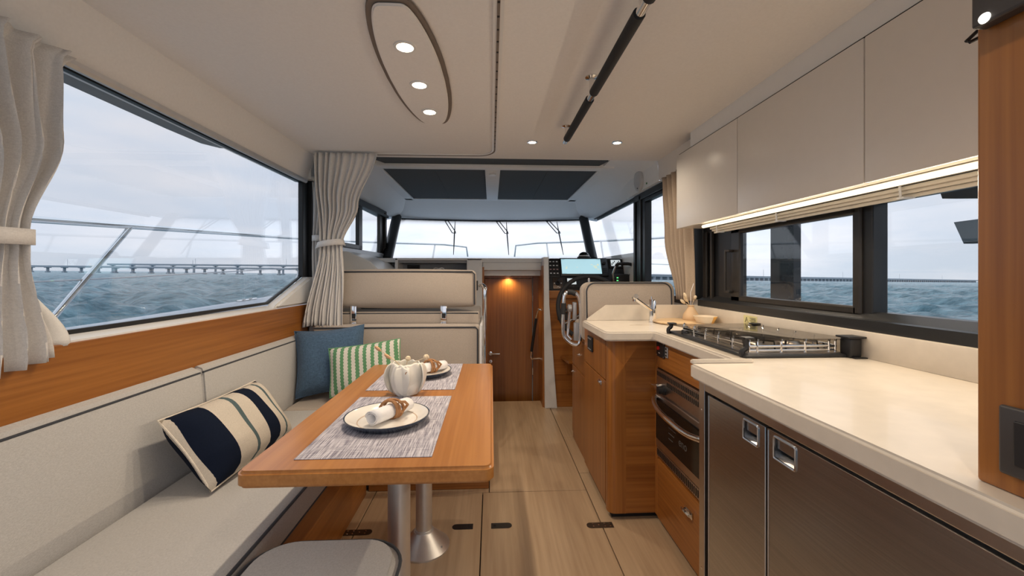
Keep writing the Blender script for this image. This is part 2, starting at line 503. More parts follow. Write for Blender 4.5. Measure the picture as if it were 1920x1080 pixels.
def light(name, typ, loc, energy, col, parent=None, rot=(0, 0, 0), **k):
    l = bpy.data.lights.new(name, typ); l.energy = energy * LAMP; l.color = col
    for a, b in k.items(): setattr(l, a, b)
    o = bpy.data.objects.new(name, l); COL.objects.link(o)
    o.rotation_euler = rot
    if parent is not None:
        o.parent = parent; o.location = Vector(loc) - WORLD_OFF[parent]
    else: o.location = loc
    return o
def arc(c, r, a0, a1, n=8):
    return [(c[0] + r * math.cos(a0 + (a1 - a0) * i / n), c[1] + r * math.sin(a0 + (a1 - a0) * i / n)) for i in range(n + 1)]
def rrect(x0, x1, y0, y1, r, n=6):
    return (arc((x1 - r, y0 + r), r, -PI / 2, 0, n) + arc((x1 - r, y1 - r), r, 0, PI / 2, n) +
            arc((x0 + r, y1 - r), r, PI / 2, PI, n) + arc((x0 + r, y0 + r), r, PI, 1.5 * PI, n))
def text_mesh(s, size, M, name, mat, parent, extrude=0.0004):
    cu = bpy.data.curves.new('txt', 'FONT'); cu.body = s; cu.size = size; cu.extrude = extrude
    cu.align_x = 'CENTER'; cu.align_y = 'CENTER'
    o = bpy.data.objects.new('txt', cu); COL.objects.link(o)
    dg = bpy.context.evaluated_depsgraph_get()
    me = bpy.data.meshes.new_from_object(o.evaluated_get(dg))
    bpy.data.objects.remove(o); bpy.data.curves.remove(cu)
    me.transform(Matrix.Translation(-WORLD_OFF.get(parent, Vector())) @ M)
    me.name = name; me.materials.clear(); me.materials.append(mat)
    p = bpy.data.objects.new(name, me); COL.objects.link(p); p.parent = parent; WORLD_OFF[p] = WORLD_OFF.get(parent, Vector())
    return p
def solid(o, t, off=0.0):
    m = o.modifiers.new('solidify', 'SOLIDIFY'); m.thickness = t; m.offset = off
    return o

# =================================================================== THE SETTING
YB, YF = -0.95, 3.62        # after bulkhead, floor edge at the companionway
# ---- floor: a dark substrate with oak panels and open joints
fl = struct('floor', B(-1.2, 1.2, YB, 3.60, -0.06, -0.012), plain('floor_substrate', (0.03, 0.025, 0.02), 0.9))
g = 0.0022
panels = [(-0.042, 0.485, YB, 2.10), (-0.58, -0.042, YB, 2.10), (-1.15, -0.58, YB, 2.50), (-0.58, -0.01, 2.10, 2.50), (-0.01, 0.485, 2.10, 3.60),
          (0.485, 1.15, YB, 2.28), (0.485, 1.15, 2.28, 2.79), (0.485, 1.15, 2.79, 3.60), (-1.15, -0.01, 2.50, 3.60)]
for (a, b_, c_, d_) in panels:
    B(a + g, b_ - g, c_ + g, d_ - g, -0.012, 0.0, 0.0012, 1).build('floor_panel', oak, fl)

# ---- companionway well and door ahead
struct('trim_1', B(-0.07, 0.43, 3.60, 3.80, -0.45, -0.40), oak)
struct('wall_front', MB().box(-0.07, 0.42, 3.745, 3.80, -0.45, 1.10).box(-1.2, -0.065, 3.74, 3.80, -0.45, 1.22).box(0.40, 1.2, 3.74, 3.80, -0.45, 1.22).box(-0.065, 0.40, 3.74, 3.80, 1.085, 1.22), white_gel)
struct('trim_2', B(-0.075, -0.06, 3.52, 3.74, -0.45, 1.16), teak_z)
struct('trim_3', MB().box(0.425, 0.44, 3.42, 3.74, -0.45, 1.17).box(0.375, 0.425, 3.715, 3.74, -0.45, 1.085), teak_z)
struct('trim_4', B(-0.075, 0.44, 3.56, 3.60, -0.45, -0.012), teak_x)
d1 = bpy.data.objects.new('door_1', None); COL.objects.link(d1); d1.location = (0.15, 3.72, -0.40); WORLD_OFF[d1] = Vector(d1.location)
tag(d1, 'glossy teak companionway door at the foot of the step', 'door', kind='structure')
B(-0.058, 0.365, 3.705, 3.735, -0.40, 1.06, 0.003).build('door_leaf', teak_door, d1)
B(-0.058, 0.372, 3.700, 3.735, 1.064, 1.085, 0.002).build('door_head', teak_door, d1)
h = MB().lathe([(0, 0), (.017, 0), (.017, .006), (.008, .007), (.008, .032), (0, .032)], n=20, M=Matrix.Translation((-0.005, 3.705, 0.395)) @ Matrix.Rotation(PI / 2, 4, 'X'))
h.tube([(-0.005, 3.676, 0.395), (0.02, 3.672, 0.396), (0.075, 3.674, 0.396)], .0075)
h.lathe([(0, 0), (.014, 0), (.014, .005), (0, .005)], n=20, M=Matrix.Translation((-0.005, 3.705, 0.325)) @ Matrix.Rotation(PI / 2, 4, 'X'))
h.box(-0.009, -0.001, 3.694, 3.70, 0.308, 0.34, .002)
tag(h.build('door_handle', chrome, d1, True), 'chrome lever handle with thumb turn')
for z in (0.20, 0.85):
    B(0.366, 0.374, 3.699, 3.706, z, z + 0.06, .002).build('hinge', chrome, d1)
struct('trim_5', MB().prism([(3.535, 1.135), (3.60, 1.13), (3.735, 1.13), (3.735, 1.1985), (3.548, 1.1985), (3.548, 1.16)], 'x', -0.073, 0.43, .004), white_gel, True)   # lintel over the door
struct('trim_6', B(-0.075, 0.43, 3.60, 3.74, 1.085, 1.13, 0.004), white_gel)

# ---- white post between the companionway and the helm
struct('trim_7', MB().prism([(0.44, 0.0), (0.54, 0.0), (0.475, 0.85), (0.47, 1.24), (0.43, 1.24)], 'y', 3.385, 3.55, .006), white_gel, True)

# ---- dashboard shelf under the windscreen
dsh = MB().prism([(3.55, 1.235), (4.20, 1.235), (4.20, 1.20), (3.55, 1.20)], 'x', -1.06, 1.10, .006)
struct('trim_8', dsh, white_gel, True)
struct('trim_9', MB().prism([(-1.12, 0.9), (-1.12, 1.265), (-1.02, 1.262), (-0.86, 1.19), (-0.79, 1.12), (-0.79, 0.9)], 'y', 3.0, 3.62, .008), white_gel, True)

# ---- left side
# lower lining, teak band, white sill, header
struct('wall_left', MB().box(-1.16, -1.105, YB, 4.2, -0.05, 0.915).prism([(-1.105, .90), (-1.155, .925), (-1.155, .938), (-1.105, .925)], 'y', YB, 2.20), white_gel)
struct('trim_10', B(-1.108, -1.098, YB, 2.56, 0.56, 0.920, 0.003), teak_y)
sill = MB().prism([(2.17, .922), (2.90, .922), (2.90, 1.082), (2.58, 1.082), (2.20, .945)], 'x', -1.155, -1.095, .012, 3)
struct('trim_11', sill, white_gel, True)
struct('trim_12', MB().box(-1.16, -1.06, 2.74, 4.20, 0.915, 1.255, .01), white_gel, True)
# header slopes from the window head to the ceiling
struct('trim_13', MB().prism([(-1.14, 1.665), (-1.20, 1.665), (-1.20, 1.84), (-1.075, 1.84), (-1.075, 1.82), (-1.125, 1.675)], 'y', YB, 2.62, .004), ceil_vinyl, True)
tag(MB().prism([(-1.138, 1.655), (-1.128, 1.655), (-1.120, 1.664), (-1.120, 1.676), (-1.138, 1.676)], 'y', 0.2, 2.60).build('curtain_track', alu, None, origin='base'), 'slim grey curtain track along the head of the long left window', 'curtain rail')

def win(n, label):
    o = bpy.data.objects.new('window_%d' % n, None); COL.objects.link(o); o['kind'] = 'structure'; o['label'] = label
    WORLD_OFF[o] = Vector((0, 0, 0)); return o
w1 = win(1, 'long left saloon window in a thin black surround')
fr = MB().prism([(-0.6, .926), (1.2, .934), (2.20, .944), (2.575, 1.082), (2.575, 1.092), (2.195, .957), (1.2, .948), (-0.6, .940)], 'x', -1.158, -1.146)
fr.box(-1.162, -1.144, -0.6, 2.62, 1.652, 1.668)
fr.box(-1.162, -1.144, -0.62, -0.6, .926, 1.668)
fr.build('frame', black_frame, w1)
MB().box(-1.165, -1.135, 2.572, 2.645, 1.082, 1.668, .004).box(-1.175, -1.11, 2.645, 2.745, 1.082, 1.685, .006).build('post', black_frame, w1)
MB().prism([(-0.6, .935), (1.2, .942), (2.20, .952), (2.575, 1.09), (2.575, 1.66), (-0.6, 1.66)], 'x', -1.156, -1.150).build('pane', saloon_glass, w1)

# left forward sliding window
w2 = win(2, 'forward left sliding window in black and grey frame behind the curtain')
def lx(y): return -1.13 + (y - 2.745) * 0.05
def lbar(mb, y0, y1, z0, z1, t0, t1, bev=.003):
    M = Matrix.Translation((lx(2.745), 2.745, 0)) @ Matrix.Rotation(-math.atan(.05), 4, 'Z')
    mb.box(t0, t1, y0 - 2.745, y1 - 2.745, z0, z1, bev, M=M)
f2 = MB(); lbar(f2, 2.745, 4.20, 1.655, 1.72, -.03, .02); lbar(f2, 2.745, 4.20, 1.655, 1.68, .02, .04); f2.build('head_rail', black_frame, w2)
f3 = MB(); lbar(f3, 2.745, 4.20, 1.255, 1.30, -.03, .03, .006); f3.build('sill_rail', silver, w2)
f4 = MB(); lbar(f4, 4.02, 4.12, 1.30, 1.66, -.02, .01); lbar(f4, 4.12, 4.17, 1.25, 1.70, -.01, .03); f4.build('post', brown_frame, w2)
f5 = MB()
for (a, b_, c_, d_) in ((2.745, 3.50, 1.30, 1.335), (3.42, 3.50, 1.30, 1.66), (2.745, 3.50, 1.635, 1.66)): lbar(f5, a, b_, c_, d_, .0, .03, .004)
f5.build('sash', black_frame, w2)
f6 = MB(); lbar(f6, 2.75, 4.05, 1.30, 1.66, -.010, -.004, 0); f6.build('pane', window_glass, w2)

# ---- windscreen: raked outward, curved in plan
def wsY(x, k): return (4.10 + 0.42 * k) + 0.14 * (1 - (x / 1.0) ** 2)
w3 = win(3, 'wide curved windscreen leaning outward at the top')
xs = [-1.0 + 2.0 * i / 24 for i in range(25)]
ws = MB().surf([[(x, wsY(x, k), 1.235 + (1.70 - 1.235) * k) for x in xs] for k in (0, .25, .5, .75, 1)])
solid(ws.build('pane', window_glass, w3, True), .006)
MB().tube([(x, wsY(x, .99) - .006, 1.695) for x in xs], .008, 6).build('head_seal', black_frame, w3, True)
MB().tube([(x, wsY(x, .0) - .004, 1.238) for x in xs], .007, 6).build('sill_seal', grey_lining, w3, True)
for sgn, nm in ((-1, 14), (1, 15)):
    pil = MB()
    pil.tube([(sgn * 1.005, 4.10 + .42 * k - .03, 1.235 + .475 * k) for k in (0, .33, .66, 1)], .050, 16)
    struct('trim_%d' % nm, pil, black_frame, True)

# ---- right side
wr = MB().box(1.12, 1.20, YB, 2.20, -0.05, 0.90).box(1.12, 1.20, 2.20, 3.14, -0.05, 0.96).box(1.12, 1.20, 3.14, 4.2, -0.05, 1.0)
wr.prism([(1.12, 0.9), (1.20, .9), (1.20, 1.27), (1.13, 1.27)], 'y', 3.16, 4.2)
struct('wall_right', wr, laminate)
txt = MB()
for r_ in range(2):
    for k, wd in enumerate((.016, .012, .018, .010, .014)):
        txt.box(1.118, 1.1215, 3.30 + k * .028, 3.30 + k * .028 + wd, 1.175 - r_ * .022, 1.187 - r_ * .022, M=None)
lt = txt.build('lettering', white_print, bpy.data.objects['wall_right'])
# helm door: black post, glass ahead and astern
w4 = win(4, 'right helm side window between windscreen pillar and door post')
MB().box(1.128, 1.134, 3.16, 4.30, 1.24, 1.70).build('pane', window_glass, w4)
MB().box(1.12, 1.14, 3.10, 4.36, 1.672, 1.69).box(1.11, 1.13, 3.0, 4.45, 1.69, 1.70).build('head_seal', black_frame, w4)
w5 = win(5, 'glazed helm side door in a black grooved frame')
pst = MB().box(1.10, 1.17, 3.06, 3.175, 0.9, 1.70, .004).box(1.09, 1.10, 3.11, 3.125, .9, 1.68, .002).box(1.10, 1.15, 2.93, 3.06, .9, 1.70, .004).box(1.09, 1.11, 2.99, 3.03, .9, 1.68, .003)
pst.build('post', black_frame, w5)
MB().box(1.09, 1.17, 2.30, 3.12, 1.645, 1.70, .004).box(1.10, 1.14, 2.30, 2.95, 1.62, 1.645, .003).build('head_rail', black_frame, w5)
MB().box(1.10, 1.16, 2.30, 2.95, .93, .97, .003).build('sill_rail', black_frame, w5)
MB().box(1.126, 1.132, 2.30, 2.95, .96, 1.63).build('pane', window_glass, w5)
struct('trim_16', MB().prism([(1.070, 1.70), (1.20, 1.70), (1.20, 1.86), (1.060, 1.84)], 'y', 2.05, 2.61, .003).box(-1.20, -1.10, 2.60, 2.80, 1.68, 1.88), laminate, True)
tag(MB().prism([(1.085, 1.690), (1.095, 1.690), (1.095, 1.705), (1.085, 1.705)], 'y', 2.30, 3.30).build('curtain_track', alu, None, origin='base'), 'short grey curtain track over the helm side door', 'curtain rail')

# galley window
w6 = win(6, 'galley window band with sliding sash and fixed pane in dark frames')
MB().prism([(1.115, .93), (1.20, .93), (1.20, .985), (1.16, .985), (1.125, .965), (1.115, .962)], 'y', -0.3, 2.20, .003).build('sill_rail', black_frame, w6)
MB().box(1.15, 1.20, -0.3, 2.20, 1.315, 1.40).box(1.16, 1.20, 1.90, 2.20, .98, 1.32).box(1.145, 1.20, 2.20, 2.34, .90, 1.70, .004).build('frame', black_frame, w6)
MB().box(1.14, 1.155, 2.155, 2.19, .97, 1.325, .003).box(1.14, 1.155, 2.10, 2.12, .97, 1.325, .003).build('edge_strip', brown_frame, w6)
mu = MB().box(1.15, 1.20, 1.20, 1.235, .97, 1.33, .004); mu.build('mullion', black_frame, w6)
sash = MB().box(1.14, 1.165, 1.245, 1.93, .972, 1.0, .006).box(1.14, 1.165, 1.245, 1.93, 1.288, 1.33, .006).box(1.14, 1.165, 1.232, 1.262, .972, 1.33, .006).box(1.14, 1.165, 1.858, 1.93, .972, 1.33, .006)
so = sash.build('sash', brown_frame, w6)
hd = MB().box(1.115, 1.14, 1.905, 1.94, 1.205, 1.216, .003).box(1.115, 1.14, 1.905, 1.94, 1.012, 1.024, .003).box(1.112, 1.122, 1.93, 1.94, 1.012, 1.216, .003)
hd.build('handle', brown_frame, so)
MB().box(1.15, 1.156, 1.255, 1.865, .99, 1.30).build('pane', window_glass, w6)
MB().box(1.174, 1.180, -0.3, 1.21, .975, 1.325).build('pane', window_glass, w6)
MB().box(1.16, 1.20, -0.3, 1.21, .962, .982, .003).build('bottom_rail', black_frame, w6)

# ---- after bulkhead behind the camera, cockpit door opening widened for more daylight
struct('wall_rear', MB().box(-1.2, -1.06, YB - .05, YB, -0.05, 1.84).box(1.06, 1.2, YB - .05, YB, -0.05, 1.84).box(-1.06, 1.06, YB - .05, YB, 1.80, 1.84), white_gel)

# ---- ceilings
struct('ceiling', MB().box(-1.20, 1.20, YB, 2.60, 1.82, 1.86, .004), ceil_vinyl)
# helm headliner: flat top with an open roof frame, sloping to the side windows and the windscreen
zt = 1.848
hl = MB()
hl.box(-0.86, -0.78, 2.60, 4.24, zt, zt + .03).box(0.78, 0.86, 2.60, 4.24, zt, zt + .03)
hl.box(-0.86, 0.86, 2.86, 2.95, zt - .012, zt + .03, .006).box(-0.86, 0.86, 4.18, 4.26, zt, zt + .03)
hl.box(-0.045, 0.065, 2.92, 4.22, zt - .004, zt + .03, .006)
xf = [-0.86 + 1.72 * i / 12 for i in range(13)]
hl.surf([[(x, 4.24, zt) for x in xf], [(x * 1.07, 4.40 + .05 * (1 - x * x), 1.775) for x in xf], [(x * 1.165, wsY(x, 1) - .03, 1.706) for x in xf], [(x * 1.165, wsY(x, 1) + .05, 1.700) for x in xf]])
for s in (-1, 1):
    F = [(.86, 4.24, zt), (.92, 4.413, 1.775), (1.002, wsY(.86, 1) - .03, 1.706), (1.10, wsY(.86, 1) + .05, 1.700)]
    st_ = [[(.86, 2.60, zt), (1.015, 2.60, 1.846), (1.058, 2.60, 1.815), (1.068, 2.60, 1.695)],
           [(.86, 3.15, zt), (1.015, 3.15, 1.846), (1.058, 3.15, 1.815), (1.068, 3.15, 1.695)],
           [(.86, 3.40, zt), (.96, 3.40, 1.842), (1.062, 3.40, 1.77), (1.10, 3.40, 1.695)],
           [(.86, 3.80, zt), (.93, 3.80, 1.838), (1.06, 3.80, 1.735), (1.12, 3.80, 1.695)], F]
    hl.surf([[(s * p[0], p[1], p[2]) for p in row] for row in st_])
    hl.surf([[(s * 1.068, 2.60, 1.695), (s * 1.068, 3.15, 1.695), (s * 1.10, 3.40, 1.695), (s * 1.12, 3.80, 1.695), (s * 1.10, F[3][1], 1.70)], [(s * 1.20, 2.60, 1.70), (s * 1.20, 3.15, 1.70), (s * 1.20, 3.40, 1.70), (s * 1.20, 3.80, 1.70), (s * 1.20, 4.7, 1.70)]])
struct('trim_17', hl, lining, True)
struct('trim_18', B(-1.2, 1.2, 2.55, 4.9, 1.885, 1.93), white_gel)          # deckhead above
# raised edge bead round the roof opening
struct('trim_19', MB().tube([(-0.775, 2.955, zt - .002), (-0.775, 4.17, zt - .002)], .009, 8).tube([(0.775, 2.955, zt - .002), (0.775, 4.17, zt - .002)], .009, 8), lining, True)
sh = tag(bpy.data.objects.new('roof_shade', None), 'dark grey pleated sunroof shade over the helm, in three panels', 'shade'); COL.objects.link(sh)
sh.location = (0, 3.4, zt); WORLD_OFF[sh] = Vector(sh.location)
MB().prism([(-0.70, 2.66), (0.74, 2.66), (0.78, 2.74), (0.75, 2.858), (-0.72, 2.858), (-0.78, 2.74)], 'z', zt + .004, zt + .02).build('shade_panel', shade, sh)
for a, b_ in ((-0.775, -0.41), (-0.408, -0.045), (0.065, 0.41), (0.412, 0.775)):
    B(a, b_, 2.952, 4.185, zt + .006, zt + .02, .001).build('shade_panel', shade, sh)
md = tag(MB().lathe([(0, 0), (.022, -.001), (.026, -.006), (.026, -.016), (0, -.018)][::-1], (0.01, 3.08, zt - .002), 24).build('smoke_detector', white_gel, None, True), 'small round white detector on the roof beam', 'detector')

# =================================================================== CEILING FITTINGS
# surfboard-shaped panel with three downlights
def surfboard(yc, L, wmid, wend, n=72):
    pts = []
    for i in range(n):
        a = 2 * PI * i / n; c_, s_ = math.cos(a), math.sin(a)
        yy = math.copysign(abs(s_) ** .55, s_)
        xx = math.copysign(abs(c_) ** .32, c_) * (wend + (wmid - wend) * (1 - yy * yy))
        pts.append((xx, yc + yy * L / 2))
    return pts
lp = thing('ceiling_light_panel', 'pale surfboard-shaped ceiling panel holding three downlights over the table', 'light panel', (-0.267, 1.535, 1.80))
def offp(p): return [(x - 0.267, y) for x, y in p]
MB().prism(offp(surfboard(1.535, .905, .112, .075)), 'z', 1.812, 1.8195, .002).build('rim', taupe, lp)
MB().prism(offp(surfboard(1.535, .868, .098, .062)), 'z', 1.803, 1.8125, .004).build('panel', ceil_vinyl, lp, True)
def downlight(x, y, z, label, energy, grp, parent=None, size=.022):
    t_ = thing('downlight', label, 'downlight', (x, y, z), grp) if parent is None else parent
    MB().lathe([(size + .009, 0), (size + .008, -.003), (size, -.004), (size, -.0005)], (x, y, z), 28).build('bezel', chrome if parent is None else white_gel, t_, True)
    MB().lathe([(0, -.002), (size, -.002)], (x, y, z), 28).build('lens', lamp_warm, t_, True)
    light('lamp', 'SPOT', (x, y, z - .008), energy, (1.0, 0.82, 0.62), t_, spot_size=R(150), spot_blend=0.7, shadow_soft_size=.02)
    return t_
for y in (1.30, 1.558, 1.815):
    downlight(-0.266, y, 1.803, None, 12, None, parent=lp, size=.026)
downlight(0.223, 2.256, 1.82, 'recessed ceiling downlight left of the grab rail end', 8, 'recessed ceiling downlights', size=.020)
downlight(0.687, 2.242, 1.82, 'recessed ceiling downlight nearest the galley wall cabinets', 8, 'recessed ceiling downlights', size=.020)
for (x, y, lb) in ((0.30, 0.1, 'added out of view behind the near end of the grab rail'), (-0.55, -0.1, 'added out of view above the after end of the long bench')):  # unseen pair added as extra light from out of view
    downlight(x, y, 1.82, 'recessed ceiling downlight ' + lb, 7, 'recessed ceiling downlights', size=.020)
# companionway lamp
cl = thing('downlight', 'small lamp under the lintel lighting the companionway door', 'downlight', (0.15, 3.665, 1.085), 'recessed ceiling downlights')
MB().lathe([(.028, 0), (.026, -.004), (.016, -.005), (.016, -.001)], (0.15, 3.665, 1.085), 24).build('bezel', white_gel, cl, True)
MB().lathe([(0, -.002), (.016, -.002)], (0.15, 3.665, 1.085), 24).build('lens', lamp_warm, cl, True)
light('lamp', 'SPOT', (0.15, 3.665, 1.077), 4.2, (1.0, 0.74, 0.40), cl, spot_size=R(150), spot_blend=.8, shadow_soft_size=.015)

# curtain rail on the ceiling: runs fore and aft, then turns to port
path = [(0.02, -0.6), (0.02, 2.40)] + [(0.02 - .10 + .10 * math.cos(a), 2.40 + .12 * math.sin(a)) for a in [PI / 2 * i / 8 for i in range(1, 9)]] + [(-1.05, 2.53)]
def ribbon(path, w, z0, z1):
    mb = MB(); b2 = bmesh.new(); L = len(path); rows = []
    for i in range(L):
        a = Vector(path[max(i - 1, 0)]); c_ = Vector(path[min(i + 1, L - 1)]); d = (c_ - a).normalized(); nrm = Vector((-d.y, d.x)); p = Vector(path[i])
        l_, r_ = p + nrm * w / 2, p - nrm * w / 2
        rows.append([b2.verts.new((l_.x, l_.y, z0)), b2.verts.new((r_.x, r_.y, z0)), b2.verts.new((r_.x, r_.y, z1)), b2.verts.new((l_.x, l_.y, z1))])
    for a, b_ in zip(rows[:-1], rows[1:]):
        for k in range(4): b2.faces.new((a[k], a[(k + 1) % 4], b_[(k + 1) % 4], b_[k]))
    b2.faces.new(rows[0]); b2.faces.new(rows[-1][::-1])
    bmesh.ops.recalc_face_normals(b2, faces=b2.faces[:])
    return mb._merge(b2)
cr_ = thing('ceiling_curtain_rail', 'slim white curtain rail recessed in the ceiling, turning left at its far end', 'curtain rail', (0.02, 1.0, 1.812))
ribbon(path, .030, 1.8145, 1.8198).build('rail', white_gel, cr_)
ribbon([(x, y) for x, y in path], .008, 1.8125, 1.8150).build('slot', taupe, cr_)
gl_ = MB()
for k in range(24): gl_.box(.0165, .0235, .9 + k * .062, .906 + k * .062, 1.811, 1.8135)
gl_.build('gliders', black_plastic, cr_)['kind'] = 'stuff'

# overhead grab rail
gr = thing('grab_rail', 'black padded overhead grab rail on chrome posts', 'grab rail', (0.364, 1.4, 1.745))
zr = 1.750
MB().tube([(0.372, .70, zr), (0.362, 2.03, zr)], .0125, 14).build('tube', chrome, gr, True)
for (xa, ya, xb, yb) in ((.3715, .72, .3705, .96), (.3690, 1.02, .3665, 1.47), (.366, 1.53, .363, 1.98)):
    MB().tube([(xa, ya, zr), (xb, yb, zr)], .0165, 14).build('grip', black_rubber, gr, True)
for y in (.99, 1.50, 2.005):
    MB().tube([(0.366, y, zr), (0.366, y, 1.816)], .009, 12).lathe([(.024, 0), (.024, -.004), (.01, -.008)], (0.366, y, 1.82), 20).build('post', chrome, gr, True)

# =================================================================== DINETTE
# port bench: teak base, seat cushion, backrests
pb = thing('dinette_bench', 'long grey upholstered bench on a teak base along the left wall', 'bench', (-0.82, 1.3, 0))
B(-1.10, -0.622, -0.3, 2.11, 0.0, 0.345, .004).build('base', teak_y, pb)
sc1 = MB().cush(-1.030, -0.583, -0.3, 2.11, 0.335, 0.430, .022, (0, 0, .006)).build('seat_cushion', upholstery, pb, True)
MB().tube([(-0.588, -0.3, .424), (-0.588, 2.11, .424)], .0045, 8).build('piping', piping, sc1, True)
MB().tube([(-0.586, -0.3, .345), (-0.586, 2.11, .345)], .004, 8).build('piping', piping, sc1, True)
def backrest(parent, y0, y1):
    M = Matrix.Identity(4)
    b_ = MB()
    prof = [(-1.036, .40), (-1.062, .735), (-1.070, .752), (-1.090, .760), (-1.098, .755), (-1.098, .40)]
    b_.prism(prof, 'y', y0 + .002, y1 - .002, .010, 3)
    o = b_.build('backrest', upholstery, parent, True)
    MB().tube([(-1.064, y0 + .008, .738), (-1.064, y1 - .008, .738)], .0036, 8).build('piping', piping, o, True)
backrest(pb, -0.3, 1.585); backrest(pb, 1.585, 2.44)
# forward return of the bench, back to back with the navigator's seat
fb = thing('dinette_return_bench', 'short taupe upholstered bench across the far end of the table', 'bench', (-0.5, 2.3, 0))
B(-0.62, -0.012, 2.135, 2.50, 0.0, 0.335, .004).build('base', teak_x, fb)
B(-0.60, -0.020, 2.126, 2.136, 0.04, 0.31, .003).build('drawer_front', teak_x, fb)
s2 = MB().cush(-1.030, -0.03, 2.112, 2.45, 0.335, 0.430, .022, (0, 0, .006)).build('seat_cushion', upholstery_taupe, fb, True)
bk = MB().cush(-1.030, -0.068, 2.455, 2.52, 0.434, 0.803, .018, (0, .012, .004)).build('backrest', upholstery_taupe, fb, True)
MB().tube([(-1.02, 2.452, .788), (-.093, 2.452, .788), (-.080, 2.452, .775), (-.080, 2.452, .445)], .0045, 8).build('piping', piping, bk, True)

# navigator's seat: cushion, swing-over bolster on polished brackets
nv = thing('navigator_seat', 'taupe navigator seat with swing-over bolster on polished brackets', 'seat', (-0.5, 2.75, 0))
B(-1.09, -0.072, 2.55, 3.02, .0, .79, .004).build('seat_box', white_gel, nv)
B(-0.068, -0.052, 2.42, 3.02, 0.0, .80, .004).build('end_panel', white_gel, nv, True)
c2 = MB().cush(-1.09, -0.074, 2.535, 3.02, .79, .872, .016, (0, .004, .006)).build('seat_cushion', upholstery_taupe, nv, True)
MB().tube([(-1.06, 2.538, .862), (-.08, 2.538, .862)], .0045, 8).build('piping', piping, c2, True)
Mb = Matrix.Translation((-0.49, 2.565, 1.01)) @ Matrix.Rotation(R(-5), 4, 'X')
bl = MB().cush(-.47, .397, -.045, .050, -.108, .112, .026, (.004, .030, .010), M=Mb).build('bolster', upholstery_taupe, nv, True)
MB().tube([Mb @ Vector(p) for p in [(-.46, -.050, .100), (.375, -.050, .100), (.389, -.050, .086), (.389, -.050, -.098)]], .0045, 8).build('piping', piping, bl, True)
for x in (-.82, -.287):
    MB().box(x - .018, x + .018, 2.520, 2.528, .800, .915, .003).box(x - .018, x + .018, 2.50, 2.528, .796, .806, .002).build('bracket', chrome, nv, True)
    MB().box(x - .009, x + .013, 2.5185, 2.520, .835, .865, .001).build('catch', black_plastic, nv)
MB().box(-0.09, -.082, 2.55, 2.60, 1.00, 1.06, .003).build('pivot', black_plastic, nv)
# chrome grab rail on the end panel
MB().tube(crv([(-.046, 2.44, .50), (-.036, 2.41, .53), (-.036, 2.41, .75), (-.036, 2.41, .98), (-.036, 2.42, 1.02), (-.052, 2.47, 1.035), (-.066, 2.50, 1.03)], 4), .011, 12).build('grab_handle', chrome, nv, True)['label'] = 'tall chrome grab handle'
MB().box(-.054, -.050, 2.44, 2.46, .62, .68, .002).build('hinge_plate', silver, nv)
# cushions stowed on the navigator seat
def pillow(name, w, h_, T, mat, label, M, n=18, pinch=.05, seam=None, seam_mat=None):
    o_ = thing(name, label, 'pillow', (0, 0, 0), rot=M.to_euler())
    o_.location = M.translation
    mb = MB()
    for s in (1, -1):
        rows = []
        for i in range(n + 1):
            v = -1 + 2 * i / n; row = []
            for j in range(n + 1):
                u = -1 + 2 * j / n
                px = u * w / 2 * (1 - pinch * (1 - v * v))
                py = v * h_ / 2 * (1 - pinch * (1 - u * u))
                tz = s * T / 2 * (max(0, 1 - u ** 4) ** .6) * (max(0, 1 - v ** 4) ** .6) * (1 + .05 * math.sin(7 * u + 3 * v))
                row.append((px, py, tz))
            rows.append(row)
        mb.surf(rows)
    bmesh.ops.remove_doubles(mb.bm, verts=mb.bm.verts[:], dist=1e-5)
    bmesh.ops.recalc_face_normals(mb.bm, faces=mb.bm.faces[:])
    mb.build('cover', mat, o_, True)
    if seam_mat is not None:
        pts = []
        for (a, b_) in ((-1, -1), (1, -1), (1, 1), (-1, 1)):
            pass
        K = 12
        for i in range(K): u = -1 + 2 * i / K; pts.append((u * w / 2, -h_ / 2 * (1 - pinch * (1 - u * u)), 0))
        for i in range(K): v = -1 + 2 * i / K; pts.append((w / 2 * (1 - pinch * (1 - v * v)), v * h_ / 2, 0))
        for i in range(K): u = 1 - 2 * i / K; pts.append((u * w / 2, h_ / 2 * (1 - pinch * (1 - u * u)), 0))
        for i in range(K): v = 1 - 2 * i / K; pts.append((-w / 2 * (1 - pinch * (1 - v * v)), v * h_ / 2, 0))
        MB().tube(pts, .003, 6, closed=True).build('seam', seam_mat, o_, True)
    return o_
def frame_from(center, xdir, up):
    x = Vector(xdir).normalized(); z = x.cross(Vector(up)).normalized(); y = z.cross(x).normalized()
    M = Matrix((x, y, z)).transposed().to_4x4(); M.translation = Vector(center); return M
cream, navy, sage = (0.74, 0.67, 0.57), (0.010, 0.016, 0.035), (0.11, 0.16, 0.17)
st = stripes('navy_stripe', [(-.25, cream), (-.215, navy), (-.130, cream), (-.045, sage), (-.028, cream), (.035, navy), (.095, cream), (.135, sage), (.150, cream), (.205, navy), (.25, cream)])
Mn = frame_from((-0.905, 1.525, 0.555), (0.05, 1.0, 0.0), (-.60, 0.06, .80))
pillow('lumbar_pillow', .47, .265, .15, st, 'cream lumbar pillow with navy and sage stripes lying against the left backrest', Mn, seam_mat=fabric('cream_edge', cream))
pillow('square_pillow', .36, .36, .14, denim, 'plain slate-blue square pillow standing in the far corner of the bench', frame_from((-0.875, 2.325, 0.63), (1, .28, .07), (-.05, .35, 1)), pinch=.09, seam_mat=denim)
gb = []
gw, gg = (0.80, 0.77, 0.69), (0.15, 0.35, 0.18)
for k in range(13):
    gb += [(-.25 + k * .0385, gw), (-.25 + k * .0385 + .020, gg)]
stg = stripes('green_stripe', gb + [(.25, gw)], zig=.5, zscale=120)
